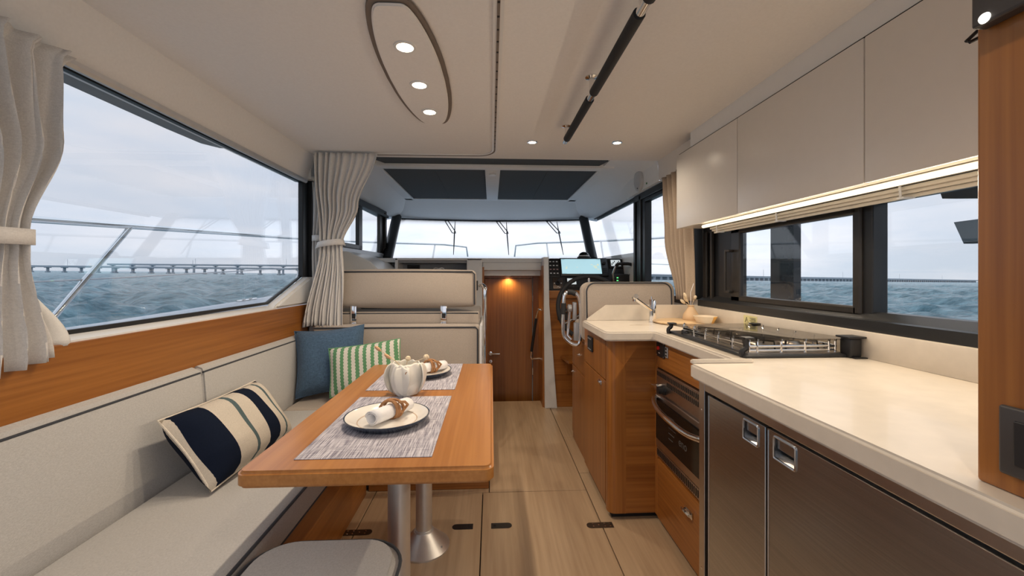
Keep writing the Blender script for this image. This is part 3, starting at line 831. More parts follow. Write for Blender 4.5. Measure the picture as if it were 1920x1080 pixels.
pillow('striped_pillow', .37, .25, .10, stg, 'green and white striped pillow leaning on the blue pillow', frame_from((-0.652, 2.20, 0.615), (1, .06, .13), (-.06, .35, 1)), seam_mat=fabric('green_edge', gg))
pillow('stowed_pillow', .30, .16, .10, fabric('slate_fabric', (.10, .13, .16)), 'slate-grey cushion stowed on the navigator seat', frame_from((-0.70, 2.80, .91), (1, .1, 0), (0, .9, .3)))
pillow('stowed_pillow', .30, .16, .09, upholstery_taupe, 'taupe cushion stowed on the navigator seat beside the slate-grey one', frame_from((-0.50, 2.86, .91), (1, -.1, 0), (0, .9, .3)))

# stool in the foreground
stl = thing('stool', 'low grey upholstered stool with rounded corners at the near end of the table', 'stool', (-.39, .85, 0))
pr_ = rrect(-.572, -.215, .62, 1.083, .10, 8)
MB().prism(pr_, 'z', .345, .432, .018, 3).build('seat_cushion', upholstery, stl, True)
MB().prism(rrect(-.555, -.235, .64, 1.065, .09, 8), 'z', .02, .345, .004).build('base', teak_z, stl, True)
ppt = [(x, y, .417) for x, y in rrect(-.573, -.214, .619, 1.084, .10, 8)]
MB().tube(ppt, .004, 6, closed=True).build('piping', piping, stl, True)
for (x, y) in ((-.50, .70), (-.29, .70), (-.50, 1.0), (-.29, 1.0)):
    MB().lathe([(0, 0), (.02, 0), (.02, .02), (0, .02)], (x, y, 0), 16).build('foot', black_plastic, stl, True)

# table
tb = thing('dinette_table', 'honey teak dinette table with rounded edges on two aluminium columns', 'table', (-.27, 1.47, 0))
MB().prism(rrect(-.558, .006, .93, 2.01, .022, 5), 'z', .632, .67, .007, 3).build('tabletop', table_wood, tb, True)
for y in (1.245, 1.70):
    lg = MB().lathe([(0, .05), (.0325, .05), (.0325, .632), (0, .632)], (-.272, y, 0), 36).build('leg', alu, tb, True)
    MB().lathe([(0, 0), (.103, 0), (.103, .006), (.060, .045), (.040, .066), (.036, .066), (.036, .072), (.0325, .072)], (-.272, y, 0), 40).build('foot_flange', alu, lg, True)
    for a in (-.5, 1.6, 3.7):
        MB().lathe([(0, .0), (.005, .0), (.005, .004), (0, .005)], (-.272 + .085 * math.cos(a), y + .085 * math.sin(a), .018), 10).build('screw', silver, lg, True)
    MB().box(-.40, -.145, y - .05, y + .05, .624, .632, .002).build('top_bracket', alu, lg)

# place settings
for (y0, y1, xa, xb, lab) in ((.985, 1.472, -.456, -.139, 'near'), (1.555, 2.000, -.462, -.135, 'far')):
    p = MB().box(xa, xb, y0, y1, .6702, .6722, .0006, 1).build('placemat', mat_weave, None, False, 'base')
    tag(p, 'grey-violet woven placemat at the %s end of the table' % lab, 'placemat', 'woven placemats on the table')
def plate(x, y, lab):
    t_ = thing('plate', 'cream dinner plate with navy rim on the %s placemat' % lab, 'plate', (x, y, .6722), 'dinner plates')
    c_ = (x, y, .6722)
    MB().lathe([(0, .006), (.082, .006), (.088, .0075), (.113, .020), (.116, .0225)], c_, 56).build('well', ceramic, t_, True)
    MB().lathe([(0, .001), (.085, .001), (.100, .004), (.119, .019), (.1195, .023), (.116, .0227)], c_, 56).build('rim', navy_rim, t_, True)
    MB().lathe([(.0815, .0063), (.0835, .0068), (.0845, .0072), (.0845, .0064)], c_, 48).build('ring_line', plain('glaze_line', (.55, .42, .32), .3) if 'glaze_line' not in MATS else MATS['glaze_line'], t_, True)
plate(-.300, 1.222, 'near'); plate(-.290, 1.790, 'far')
def napkin(x, y, z, ang, lab):
    t_ = thing('napkin', 'rolled white napkin in a tan leather ring on the %s plate' % lab, 'napkin', (0, 0, 0), 'rolled napkins', rot=(0, 0, ang))
    t_.location = (x, y, z)
    mb = MB()
    # a loose spiral roll
    nn = 30; L = .075
    for s0 in (0,):
        rows = []
        for j in range(7):
            xx = -L + 2 * L * j / 6; row = []
            for i in range(nn + 1):
                a = i / nn * 4.2 * PI; rr = .0235 - .0085 * i / nn + .001 * math.sin(3 * a + j)
                row.append((xx, rr * math.cos(a), .022 + rr * .85 * math.sin(a)))
            rows.append(row)
        mb.surf(rows)
    solid(mb.build('roll', napkin_m, t_, True), .0022)
    rg = MB()
    for k, (tilt, rad) in enumerate(((.35, .030), (-.15, .029), (.75, .033))):
        pts = []
        for i in range(26):
            a = 2 * PI * i / 26
            p = Vector((0, rad * math.cos(a), rad * .86 * math.sin(a)))
            p.rotate(Euler((0, 0, tilt))); pts.append((p.x - .004 + .004 * k, p.y, p.z + .0265))
        rg.tube(pts, .0042, 7, closed=True)
    rg.tube([(.004, -.026, .05), (.02, -.036, .048), (.034, -.034, .036), (.030, -.022, .020), (.012, -.026, .016)], .0042, 7)
    rg.build('napkin_ring', leather, t_, True)
napkin(-.293, 1.232, .6785, R(60), 'near'); napkin(-.262, 1.800, .6785, R(38), 'far')

# ruffled white vase with dried buds
vz = .6702; vx, vy = -.305, 1.505
vs = thing('ruffled_vase', 'ruffled white porcelain vase with dried buds between the two placemats', 'vase', (vx, vy, vz))
MB().lathe([(0, 0), (.026, 0), (.042, .012), (.050, .035), (.050, .062), (.038, .084), (.024, .090), (.018, .088), (.016, .06), (0, .05)], (vx, vy, vz), 40).build('body', bisque, vs, True)
for k, (a0, w0, rad0) in enumerate(((-42, .072, .050), (-138, .072, .050), (42, .072, .050), (138, .072, .050), (-98, .034, .058))):
    a0 = R(a0); rows = []
    for i in range(19):
        q = i / 18; row = []
        wid = w0 * math.sqrt(max(.05, 1 - ((q - .62) / .64) ** 2))
        rr = rad0 * (.55 + .45 * math.sin(PI * min(1, .08 + .70 * q)))
        for jj in range(21):
            u = -1 + 2 * jj / 20
            tang = u * wid
            dep = rr - 4.5 * tang * tang + .0016 * math.sin(9 * u + 6 * q + 2 * k) * (.3 + q)
            zq = .001 + .114 * q - .010 * max(0, q - .5) / .5 * u * u + .0022 * math.sin(10 * u + 2 * k) * max(0, q - .7) / .3
            row.append((vx + dep * math.cos(a0) - tang * math.sin(a0), vy + dep * math.sin(a0) + tang * math.cos(a0), vz + zq))
        rows.append(row)
    solid(MB().surf(rows).build('petal', bisque, vs, True), .003)
MB().lathe([(0, 0), (.006, .001), (.007, .003), (0, .004)], n=16, M=Matrix.Translation((vx + .018, vy - .064, vz + .088)) @ Matrix.Rotation(R(80), 4, 'X')).build('mark', leather, vs, True)
def stem(parent, p0, p1, bud, rb, mat, elong=1.0):
    st_ = MB().tube([p0, tuple((Vector(p0) + Vector(p1)) / 2 + Vector((0, 0, .006))), p1], .0014, 6).build('stem', dry_cream, parent, True)
    d = (Vector(p1) - Vector(p0)).normalized()
    q = d.to_track_quat('Z', 'Y').to_matrix().to_4x4(); q.translation = Vector(p1)
    MB().lathe([(0, -rb * elong), (rb * .7, -rb * .7 * elong), (rb, 0), (rb * .7, rb * .7 * elong), (0, rb * elong)], n=14, M=q).build(bud, mat, st_, True)
stem(vs, (vx, vy, vz + .09), (vx + .008, vy, vz + .128), 'bud', .010, dry_cream)
stem(vs, (vx, vy, vz + .09), (vx + .074, vy - .01, vz + .134), 'bud', .011, dry_cream)
stem(vs, (vx - .005, vy, vz + .09), (vx - .062, vy - .01, vz + .138), 'seed_head', .0062, dry_tan, 2.4)
stem(vs, (vx - .005, vy, vz + .09), (vx - .096, vy - .01, vz + .166), 'seed_head', .0062, dry_tan, 2.4)

# =================================================================== FLOOR HARDWARE
for (x, sg) in ((-.124, -1), (.045, 1)):
    hw, hh = .045, .018
    pts = ([(x - sg * hw, 1.818 - hh), (x + sg * (hw - hh), 1.818 - hh)] + [(x + sg * (hw - hh) + sg * hh * math.sin(a), 1.818 - hh * math.cos(a)) for a in [PI * i / 10 for i in range(1, 10)]] + [(x + sg * (hw - hh), 1.818 + hh), (x - sg * hw, 1.818 + hh)])
    lt_ = MB().prism(pts, 'z', 0.0, .0025).build('latch_plate', black_plastic, fl)
    lt_['label'] = 'black finger latch'
    MB().box(x - sg * .03 - .006, x - sg * .03 + .006, 1.812, 1.824, .0025, .004, .001).build('button', slot_dark, lt_)
bronze = plain('bronze_steel', (.10, .075, .06), .35, .7)
for (x, sg) in ((.475, 1), (-.565, -1)):
    pts = [(x - sg * .04 - sg * .018 * math.sin(a), 1.80 + .019 * math.cos(a)) for a in [PI * i / 10 for i in range(11)]] + [(x + sg * .058, 1.781), (x + sg * .058, 1.819)]
    hp = MB().prism(pts, 'z', 0.0, .0022).build('hinge_plate', bronze, fl)
    hp['label'] = 'dark steel hatch hinge'
    for (a, b_) in ((-.03, -.009), (-.03, .009), (-.005, 0), (.022, -.010), (.022, .010), (.045, -.01), (.045, .01)):
        MB().lathe([(.0035, 0), (.0035, .001), (0, .0016)], (x + sg * a, 1.80 + b_, .0022), 10).build('screw', chrome, hp, True)

# =================================================================== CURTAINS
def curtain(name, label, mat, fn, nu, nv, back=None, tie=None, group=None):
    t_ = thing(name, label, 'curtain', fn(.5, 1.0), group)
    rows = [[fn(j / nu, i / nv) for j in range(nu + 1)] for i in range(nv + 1)]
    solid(MB().surf(rows).build('drape', mat, t_, True), .003)
    return t_
def lerp(a, b_, t_): return a + (b_ - a) * t_
def prof(keys, t_):
    for (t0, v0), (t1, v1) in zip(keys[:-1], keys[1:]):
        if t_ <= t1:
            k = (t_ - t0) / (t1 - t0); k = k * k * (3 - 2 * k); return lerp(v0, v1, k)
    return keys[-1][1]
# front-left curtain across the saloon, tied back
def c1(u, v):
    z = 1.806 + (.79 - 1.806) * v
    xl = prof([(0, -1.04), (.52, -.985), (1, -1.092)], v); xr = prof([(0, -.672), (.30, -.775), (.52, -.868), (.7, -.862), (1, -.868)], v)
    amp = prof([(0, .016), (.5, .026), (.56, .022), (1, .034)], v)
    ph = u * 2 * PI * 11 + 1.5 * math.sin(4.2 * u + .5) + .9 * math.sin(3 * v + 6 * u)
    return (lerp(xl, xr, u) + .004 * math.sin(ph * .5 + 6 * v), 2.475 + amp * math.sin(ph + 1.5 * math.sin(4 * v)) * (.7 + .3 * math.sin(3 * u + 2)), z + .012 * math.sin(5 * u) * v)
t1 = curtain('curtain', 'grey-white curtain tied back in front of the navigator seat', curtain_f, c1, 150, 36)
tie = MB().surf([[(-.935 + (.072 + .01 * k) * math.cos(a), 2.475 + .048 * math.sin(a), 1.292 - .012 * math.cos(a - 2.8) - .034 * k) for a in [2 * PI * i / 28 for i in range(29)]] for k in (0, .5, 1)])
solid(tie.build('tieback', curtain_f, t1, True), .004)
hk = MB()
for k in range(20): hk.box(-1.03 + k * .0185, -1.026 + k * .0185, 2.49, 2.50, 1.80, 1.813)
hk.build('hooks', white_gel, t1)['kind'] = 'stuff'
def c1b(u, v):
    z = 1.66 + (.80 - 1.66) * v
    k = prof([(0, .07), (.38, .045), (1, .06)], v)
    return (-1.085 + k * u + .004 * math.sin(9 * v), 2.585 + .018 * math.sin(u * 2 * PI * 2.5 + 2 * v), z)
t2 = curtain('curtain', 'narrow bunched curtain behind the tied-back one, beside the black window post', curtain_f, c1b, 40, 24)
solid(MB().surf([[(-1.050 + .034 * math.cos(a), 2.585 + .030 * math.sin(a), 1.335 - .035 * k) for a in [2 * PI * i / 20 for i in range(21)]] for k in (0, 1)]).build('tieback', curtain_f, t2, True), .004)
# near-left curtain on the long window
def c2f(u, v):
    z = 1.668 + (.892 - 1.668) * v
    y0 = prof([(0, .60), (.60, .80), (1, .62)], v); y1 = prof([(0, 1.150), (.05, 1.112), (.30, 1.092), (.60, 1.020), (.66, 1.022), (1, 1.090)], v)
    amp = prof([(0, .014), (.08, .020), (.3, .022), (.6, .010), (1, .020)], v)
    ph = u * 2 * PI * 9 + 1.2 * math.sin(5 * u) + .8 * math.sin(4 * v + 3 * u)
    return (-1.085 + .012 * math.sin(PI * v) + amp * (math.sin(ph) + .35 * math.sin(2.3 * ph + 5 * v)), lerp(y0, y1, u) + .007 * math.cos(ph) + .03 * (1 - u) * math.sin(PI * v), z - .06 * (1 - u) * v)
t3 = curtain('curtain', 'beige tied-back curtain in the near corner of the long left window', curtain_f, c2f, 130, 32)
solid(MB().surf([[(-1.078 + .040 * math.cos(a), .905 + .128 * math.sin(a), 1.200 - .036 * k + .004 * math.sin(a)) for a in [2 * PI * i / 36 for i in range(37)]] for k in (0, .5, 1)]).build('tieback', curtain_f, t3, True), .004)
def c2l(u, v):
    z = 1.13 + (.915 - 1.13) * v
    return (-1.108 + .010 * math.sin(u * 9), lerp(prof([(0, .98), (1, 1.0)], v), prof([(0, 1.02), (1, 1.150)], v), u), z)
solid(MB().surf([[c2l(j / 16, i / 12) for j in range(17)] for i in range(13)]).build('lining', lining_f, t3, True), .002)
# right curtain by the helm door
def c3(u, v):
    z = 1.700 + (.955 - 1.700) * v
    y0 = prof([(0, 2.22), (1, 2.20)], v); y1 = prof([(0, 2.59), (.04, 2.575), (.5, 2.52), (1, 2.36)], v)
    return (1.083 + .022 * math.sin(u * 2 * PI * 5.5 + .8 * math.sin(2 * v)), lerp(y0, y1, u), z)
curtain('curtain', 'beige curtain hanging between the helm door and the galley window', curtain_b, c3, 90, 24)

# =================================================================== GALLEY
TOPZ = .852
# worktop with front lip
wt = thing('worktop', 'cream solid-surface galley worktop with upstands round the back', 'worktop', (.85, 1.0, .812))
poly = [(1.12, -.2), (1.12, 2.215)] + [(.490, 2.215)] + arc((.515, 1.785), .027, PI, 1.5 * PI, 6) + arc((.690, 1.745), .013, PI / 2, 0, 4) + [(.703, 1.142)] + arc((.575, 1.118), .024, PI / 2, PI, 6) + [(.551, -.2)]
MB().prism(poly, 'z', .812, TOPZ, .006, 3).build('slab', corian, wt, True)
MB().prism(rrect(.556, .735, 1.127, 1.142, .006, 3), 'z', TOPZ - .002, TOPZ + .010, .003).build('fiddle_lip', corian, wt, True)
MB().prism([(.512, TOPZ), (.512, .860), (.615, .934), (1.12, .934), (1.12, TOPZ)], 'y', 2.195, 2.215, .002).build('back_upstand', corian, wt, True)
MB().box(1.10, 1.12, -.2, 2.196, TOPZ, .930, .002).build('side_upstand', corian, wt, True)
# flush sink lid lines
MB().box(.67, .78, 1.985, 1.987, TOPZ, TOPZ + .0006).build('sink_lid_joint', plain('joint_brown', (.35, .24, .15), .6), wt)
# warning sticker on the upstand
sk = thing('warning_sticker', 'yellow warning sticker on the upstand behind the hob', 'sticker', (1.099, 1.715, .875))
B(1.0985, 1.0999, 1.670, 1.760, .885, .923).build('paper', sticker_y, sk)
tri = MB().tube([(1.0980, 1.749, .893), (1.0980, 1.727, .893), (1.0980, 1.738, .915)], .0011, 5, closed=True)
for k in range(5): tri.box(1.0975, 1.0985, 1.677, 1.717 - (k % 2) * .006, .891 + k * .0055, .8925 + k * .0055)
tri.box(1.0975, 1.0985, 1.7372, 1.7388, .898, .907)
tri.build('warning_print', black_plastic, sk)

# sink cabinet
sk_ = thing('sink_cabinet', 'teak sink cabinet with door and drawer at the end of the galley', 'cabinet', (.8, 2.05, 0))
MB().box(.532, 1.12, 1.845, 2.31, .03, .812).build('body', teak_z, sk_)
B(.60, .737, 1.832, 1.846, .03, .812, .002).build('end_panel', teak_x, sk_)
MB().prism([(.556, 1.832), (.60, 1.832), (.60, 1.86), (.524, 1.86)] if False else [(.524, 1.864)] + arc((.556, 1.864), .032, PI, 1.5 * PI, 6) + [(.602, 1.832), (.602, 1.88), (.524, 1.88)], 'z', .03, .812).build('corner_post', teak_z, sk_, True)
dr = B(.522, .534, 1.884, 2.305, .05, .610, .002).build('door', teak_z, sk_)
du = B(.522, .534, 1.884, 2.305, .616, .808, .002).build('upper_panel', teak_z, sk_)
def pull(parent, x, y, z):
    MB().box(x - .004, x, y - .026, y + .026, z - .011, z + .011, .002).box(x - .012, x - .004, y - .022, y + .006, z - .002, z + .008, .002).build('pull', chrome, parent, True)
pull(dr, .522, 1.97, .585)
so_ = thing('power_socket', 'black double socket plate on the sink cabinet side', 'socket', (.52, 2.15, .735))
B(.513, .522, 2.105, 2.20, .700, .775, .003).build('plate', black_plastic, so_)
for z in (.708, .762): B(.511, .5135, 2.12, 2.185, z, z + .004).build('print', silver, so_)
B(.5115, .5135, 2.118, 2.187, .716, .758, .002).build('rocker', black_rubber, so_)
MB().box(.545, 1.12, 1.86, 2.30, 0, .03).build('plinth', slot_dark, sk_)

# faucet
fc = thing('faucet', 'chrome single-lever tap with slanted spout behind the sink', 'faucet', (.825, 2.10, TOPZ))
MB().lathe([(0, 0), (.017, 0), (.017, .003), (.0145, .004), (.0145, .118), (0, .120)], (.825, 2.10, TOPZ), 24).build('body', chrome, fc, True)
MB().tube([(.825, 2.098, TOPZ + .060), (.712, 2.05, TOPZ + .132)], .0095, 14).lathe([(0, 0), (.0125, 0), (.0125, .016), (0, .016)], n=16, M=Matrix.Translation((.718, 2.045, TOPZ + .134)) @ Matrix.Rotation(R(72), 4, 'X') ).tube([(.716, 2.052, TOPZ + .126), (.716, 2.052, TOPZ + .112)], .008, 12).build('spout', chrome, fc, True)
MB().box(.826, .842, 2.085, 2.118, TOPZ + .0, TOPZ + .112, .004).tube([(.823, 2.10, TOPZ + .12), (.822, 2.10, TOPZ + .134)], [.003, .002], 8).build('lever', chrome, fc, True)

# board, small vase, bowl
bd = MB().lathe([(0, 0), (.125, 0), (.135, .006), (.135, .010), (.130, .012), (0, .012)], (.960, 2.060, TOPZ), 48).build('round_board', board_wood, None, True, 'base')
tag(bd, 'round pale wooden board on the worktop beside the tap', 'board')
sv = thing('bud_vase', 'small sand-coloured vase with dried grass in the worktop corner', 'vase', (1.03, 2.10, TOPZ + .012))
MB().lathe([(0, 0), (.038, 0), (.041, .008), (.036, .030), (.020, .058), (.014, .068), (.017, .074), (.014, .076), (.010, .066), (0, .05)], (1.03, 2.10, TOPZ + .012), 32).build('body', sand_ceramic, sv, True)
for (dx, dy, dz, el) in ((-.035, -.01, .125, 2.2), (-.028, 0, .108, 2.2), (-.038, .01, .094, 2.0), (.013, -.02, .118, 1.2)):
    stem(sv, (1.03, 2.10, TOPZ + .07), (1.03 + dx, 2.10 + dy, TOPZ + .012 + dz), 'seed_head', .0085, dry_cream, el)
MB().tube([(1.03, 2.10, TOPZ + .07), (1.024, 2.09, TOPZ + .155), (1.04, 2.09, TOPZ + .20)], .0016, 6).build('stem', napkin_m, sv, True)
bw = thing('bowl', 'small cream bowl with an ochre side in front of the bud vase', 'bowl', (1.040, 1.975, TOPZ))
MB().lathe([(0, 0), (.032, 0), (.036, .006), (.052, .038), (.054, .044), (.051, .044), (.048, .036), (.030, .008), (0, .008)], (1.040, 1.975, TOPZ), 40).build('body', cream_ceramic, bw, True)
ob = MB(); rows = []
for (r_, z_) in ((.0365, .006), (.0525, .038), (.0545, .044)):
    rows.append([(1.040 + r_ * math.cos(a), 1.975 + r_ * math.sin(a), TOPZ + z_) for a in [-1.3 + .9 * i / 8 for i in range(9)]])
solid(ob.surf(rows).build('ochre_dip', plain('ochre_glaze', (.72, .40, .10), .5), bw, True), .0012, 1)

# hob with glass lid
hb = thing('gas_hob', 'black gas hob with chrome fiddle rails under a smoked glass lid', 'hob', (.905, 1.455, TOPZ))
B(.745, 1.075, 1.185, 1.725, TOPZ, TOPZ + .010, .004).build('tray', black_frame, hb)
B(.765, 1.055, 1.205, 1.640, TOPZ + .010, TOPZ + .012).build('burner_deck', oven_steel, hb)
zr = TOPZ + .030
fid = MB()
fid.tube([(.775, 1.215, zr), (1.045, 1.215, zr), (1.045, 1.64, zr), (.775, 1.64, zr)], .0042, 8, closed=True)
fid.tube([(.775, 1.215, zr - .012), (1.045, 1.215, zr - .012), (1.045, 1.64, zr - .012), (.775, 1.64, zr - .012)], .003, 8, closed=True)
fid.build('fiddle_rail', chrome, hb, True)
for (x, y) in [(.775, 1.215 + .085 * k) for k in range(6)] + [(1.045, 1.215 + .085 * k) for k in range(6)] + [(.80 + .075 * k, 1.215) for k in range(4)]:
    MB().tube([(x, y, TOPZ + .010), (x, y, TOPZ + .044), (x + .006, y + .004, TOPZ + .049)], .0035, 7).build('rail_post', chrome, hb, True)
for (x, y, r_) in ((.84, 1.30, .030), (.98, 1.32, .036), (.93, 1.53, .040)):
    bu = MB().lathe([(r_ * 1.5, 0), (r_ * 1.5, .003), (r_, .004), (r_, .012), (r_ * .75, .018), (0, .018)], (x, y, TOPZ + .012), 28).build('burner', oven_steel, hb, True)
    gt = MB()
    for k in range(4):
        a = PI / 4 + k * PI / 2
        gt.tube([(x + r_ * .7 * math.cos(a), y + r_ * .7 * math.sin(a), TOPZ + .038), (x + r_ * 2 * math.cos(a), y + r_ * 2 * math.sin(a), TOPZ + .038), (x + r_ * 2.1 * math.cos(a), y + r_ * 2.1 * math.sin(a), TOPZ + .012)], .003, 6)
    gt.build('pan_grate', black_frame, bu, True)
for (x, y) in ((.785, 1.612), (.795, 1.545)):
    kb = MB().lathe([(0, 0), (.022, 0), (.022, .010), (.020, .013), (0, .013)], (x, y + .02, TOPZ + .010), 24).build('knob', black_plastic, hb, True)
    MB().lathe([(.0, .013), (.011, .013), (.011, .030), (0, .031)], (x, y + .02, TOPZ + .010), 20).build('knob_cap', chrome, kb, True)
Mlid = Matrix.Translation((0, 1.195, TOPZ + .050)) @ Matrix.Rotation(R(-1.75), 4, 'X')
lid = MB().prism(rrect(.752, 1.085, 0, .52, .012, 4), 'z', 0, .005, M=Mlid).build('glass_lid', lid_glass, hb)
for (x, y, s) in ((.752, 1.70, 1), (.762, 1.205, 1), (1.080, 1.195, 1), (1.085, 1.66, -1)):
    big = (x > 1 and y < 1.4); dz_ = -(y - 1.195) * .0305 - .002
    if big:
        MB().box(1.055, 1.092, 1.172, 1.212, TOPZ, TOPZ + .058, .006).box(1.045, 1.10, 1.165, 1.215, TOPZ + .058, TOPZ + .064, .002).box(1.06, 1.098, 1.16, 1.172, TOPZ, TOPZ + .004, .001).build('lid_clamp', black_plastic, hb, True)
    else:
        MB().box(x - .014, x + .016, y - .014, y + .014, TOPZ + .057 + dz_, TOPZ + .063 + dz_, .002).tube(crv([(x - .012, y, TOPZ), (x - .014, y, TOPZ + .018), (x - .002, y, TOPZ + .030), (x - .006, y, TOPZ + .058 + dz_)], 3), .008, 6).build('lid_clamp', black_plastic, hb, True)

# oven cabinet with oven
oc = thing('oven_cabinet', 'teak oven cabinet with a drawer under the hob', 'cabinet', (.9, 1.5, 0))
MB().box(.742, 1.10, 1.145, 1.840, .03, .30).box(.742, 1.10, 1.145, 1.84, .69, .812).box(.742, 1.10, 1.806, 1.84, .30, .69).box(.742, 1.10, 1.145, 1.30, .30, .69).box(1.05, 1.10, 1.30, 1.806, .30, .69).build('body', teak_y, oc)
B(.734, .744, 1.15, 1.806, .692, .810, .0015).build('upper_panel', teak_y, oc)
B(.734, .744, 1.806, 1.832, .03, .810, .0015).build('corner_stile', teak_z, oc)
dw = B(.732, .744, 1.15, 1.800, .03, .288, .002).build('drawer', teak_y, oc)
MB().box(.726, .732, 1.475, 1.535, .205, .232, .003).tube([(.722, 1.48, .218), (.714, 1.50, .224), (.714, 1.525, .224), (.722, 1.533, .218)], .006, 8).build('pull', chrome, dw, True)
ov = thing('oven', 'built-in stainless oven with dark glass door below the worktop', 'oven', (.75, 1.55, .30))
B(.736, 1.04, 1.305, 1.800, .305, .686, .002).build('casing', oven_steel, ov)
MB().box(.728, .738, 1.305, 1.800, .590, .686, .002).build('control_panel', oven_steel, ov)
vt = MB()
for k in range(34):
    for r_ in (0, 1):
        if k > 26 and r_ == 0: continue
        y = 1.315 + k * .0142
        vt.box(.7268, .7285, y, y + .006, .632 + r_ * .026, .650 + r_ * .026)
vt.build('vent_slots', slot_dark, ov)['kind'] = 'stuff'
v2 = MB()
for k in range(34):
    y = 1.315 + k * .0142
    v2.box(.7268, .7285, y, y + .006, .312, .338)
v2.build('lower_vent_slots', slot_dark, ov)['kind'] = 'stuff'
B(.728, .738, 1.305, 1.800, .305, .345, .002).build('lower_panel', oven_steel, ov)
od = B(.724, .738, 1.306, 1.799, .350, .582, .003).build('door', oven_steel, ov)
B(.7215, .7245, 1.320, 1.792, .385, .560, .001).build('door_glass', dark_glass, od)
MB().tube(crv([(.722, 1.795, .565), (.700, 1.76, .556), (.684, 1.68, .544), (.680, 1.55, .538), (.684, 1.43, .538), (.70, 1.34, .55), (.722, 1.312, .56)], 4), .0115, 12).build('handle', chrome, od, True)
MW = Matrix(((0, 0, -1, .7212), (-1, 0, 0, 1.535), (0, 1, 0, .455), (0, 0, 0, 1)))
text_mesh('eno', .045, MW, 'maker_mark', plain('glass_print', (.09, .088, .085), .5), od)
pm = MB()
for k in range(5): pm.box(.7208, .7214, 1.62 - (k % 3) * .012, 1.66, .43 + k * .022, .4335 + k * .022)
pm.build('door_print', MATS['glass_print'], od)
kn = MB().lathe([(0, 0), (.020, 0), (.020, .008), (.016, .010), (.015, .030), (0, .031)], n=24, M=Matrix.Translation((.728, 1.715, .612)) @ Matrix.Rotation(-PI / 2, 4, 'Y')).build('knob', black_plastic, ov, True)
MB().lathe([(0, 0), (.014, 0), (.014, .024), (0, .025)], n=20, M=Matrix.Translation((.728, 1.755, .617)) @ Matrix.Rotation(-PI / 2, 4, 'Y')).tube([(.715, 1.76, .617), (.706, 1.80, .615)], .003, 6).build('igniter', chrome, ov, True)

# gas switch plate and usb outlet on the upper panel
gs = thing('gas_switch', 'black gas control plate with red button beside the oven', 'switch', (.732, 1.76, .775))
B(.727, .734, 1.722, 1.800, .742, .808, .002).build('plate', black_plastic, gs)
MB().lathe([(0, 0), (.009, 0), (.008, .006), (0, .008)], n=16, M=Matrix.Translation((.727, 1.775, .779)) @ Matrix.Rotation(-PI / 2, 4, 'Y')).build('button', red, gs, True)
B(.7262, .7272, 1.762, 1.775, .757, .760).build('print', white_print, gs)
for (y, z) in ((1.727, .747), (1.795, .747), (1.727, .803), (1.795, .803)):
    MB().lathe([(0, 0), (.003, 0), (0, .0015)], n=10, M=Matrix.Translation((.727, y, z)) @ Matrix.Rotation(-PI / 2, 4, 'Y')).build('screw', chrome, gs, True)
ub = thing('usb_outlet', 'narrow silver outlet strip right of the gas control plate', 'socket', (.732, 1.70, .775))
B(.729, .734, 1.690, 1.716, .750, .796, .002).build('plate', silver, ub)
for k in range(3): B(.7275, .7295, 1.697, 1.709, .755 + k * .014, .763 + k * .014, .001).build('port', black_plastic, ub)

# refrigerator with two doors
fr_ = thing('refrigerator', 'brushed stainless steel refrigerator with two doors under the worktop', 'refrigerator', (.8, .5, 0))
MB().box(.600, 1.11, -.18, 1.118, .02, .808).build('casing', steel, fr_)
MB().box(.572, .602, 1.092, 1.120, .02, .812, .002).box(.5725, .602, -.18, 1.0915, .786, .812, .002).build('front_frame', oven_steel, fr_)
B(.588, .600, 1.072, 1.093, .02, .786).build('gasket', black_plastic, fr_)
def fridge_door(y0, y1, hy0, hy1, hz0, hz1):
    z0, z1, x0, x1 = .03, .780, .573, .600
    m_ = MB()
    # front skin with a square opening for the pull
    for (a, b_, c_, d_) in ((y0, hy0, z0, z1), (hy1, y1, z0, z1), (hy0, hy1, z0, hz0), (hy0, hy1, hz1, z1)):
        m_.box(x0, x1 - .002, a, b_, c_, d_)
    o = m_.build('door', steel, fr_)
    pt = [(x0 - .0005, y, z) for y, z in rrect(hy0, hy1, hz0, hz1, .004, 3)]
    MB().tube(pt, .0025, 6, closed=True).build('pull_rim', steel_rim, o, True)
    MB().box(x1 - .004, x1 - .001, hy0, hy1, hz0, hz1).prism([(x0 + .001, hz0), (x0 + .024, hz0 + .018), (x0 + .024, hz0)], 'y', hy0, hy1).build('pull_recess', steel_rim, o)
    MB().box(x0 + .004, x0 + .008, hy0 + .004, hy1 - .004, hz0 + .020, hz1 - .002, .001).build('pull_flap', steel, o)
    MB().tube([(x0 + .0005, y0 + .002, z0), (x0 + .0005, y0 + .002, z1 - .001), (x0 + .0005, y1 - .002, z1 - .001), (x0 + .0005, y1 - .002, z0)], .0022, 6).build('edge_bead', steel_rim, o, True)
fridge_door(.842, 1.072, .866, .918, .728, .778 - .006)
fridge_door(-.17, .836, .756, .816, .728, .778 - .006)
for z in (.73, .30):
    MB().lathe([(0, 0), (.004, 0), (0, .002)], n=10, M=Matrix.Translation((.572, 1.106, z)) @ Matrix.Rotation(-PI / 2, 4, 'Y')).build('screw', chrome, fr_, True)

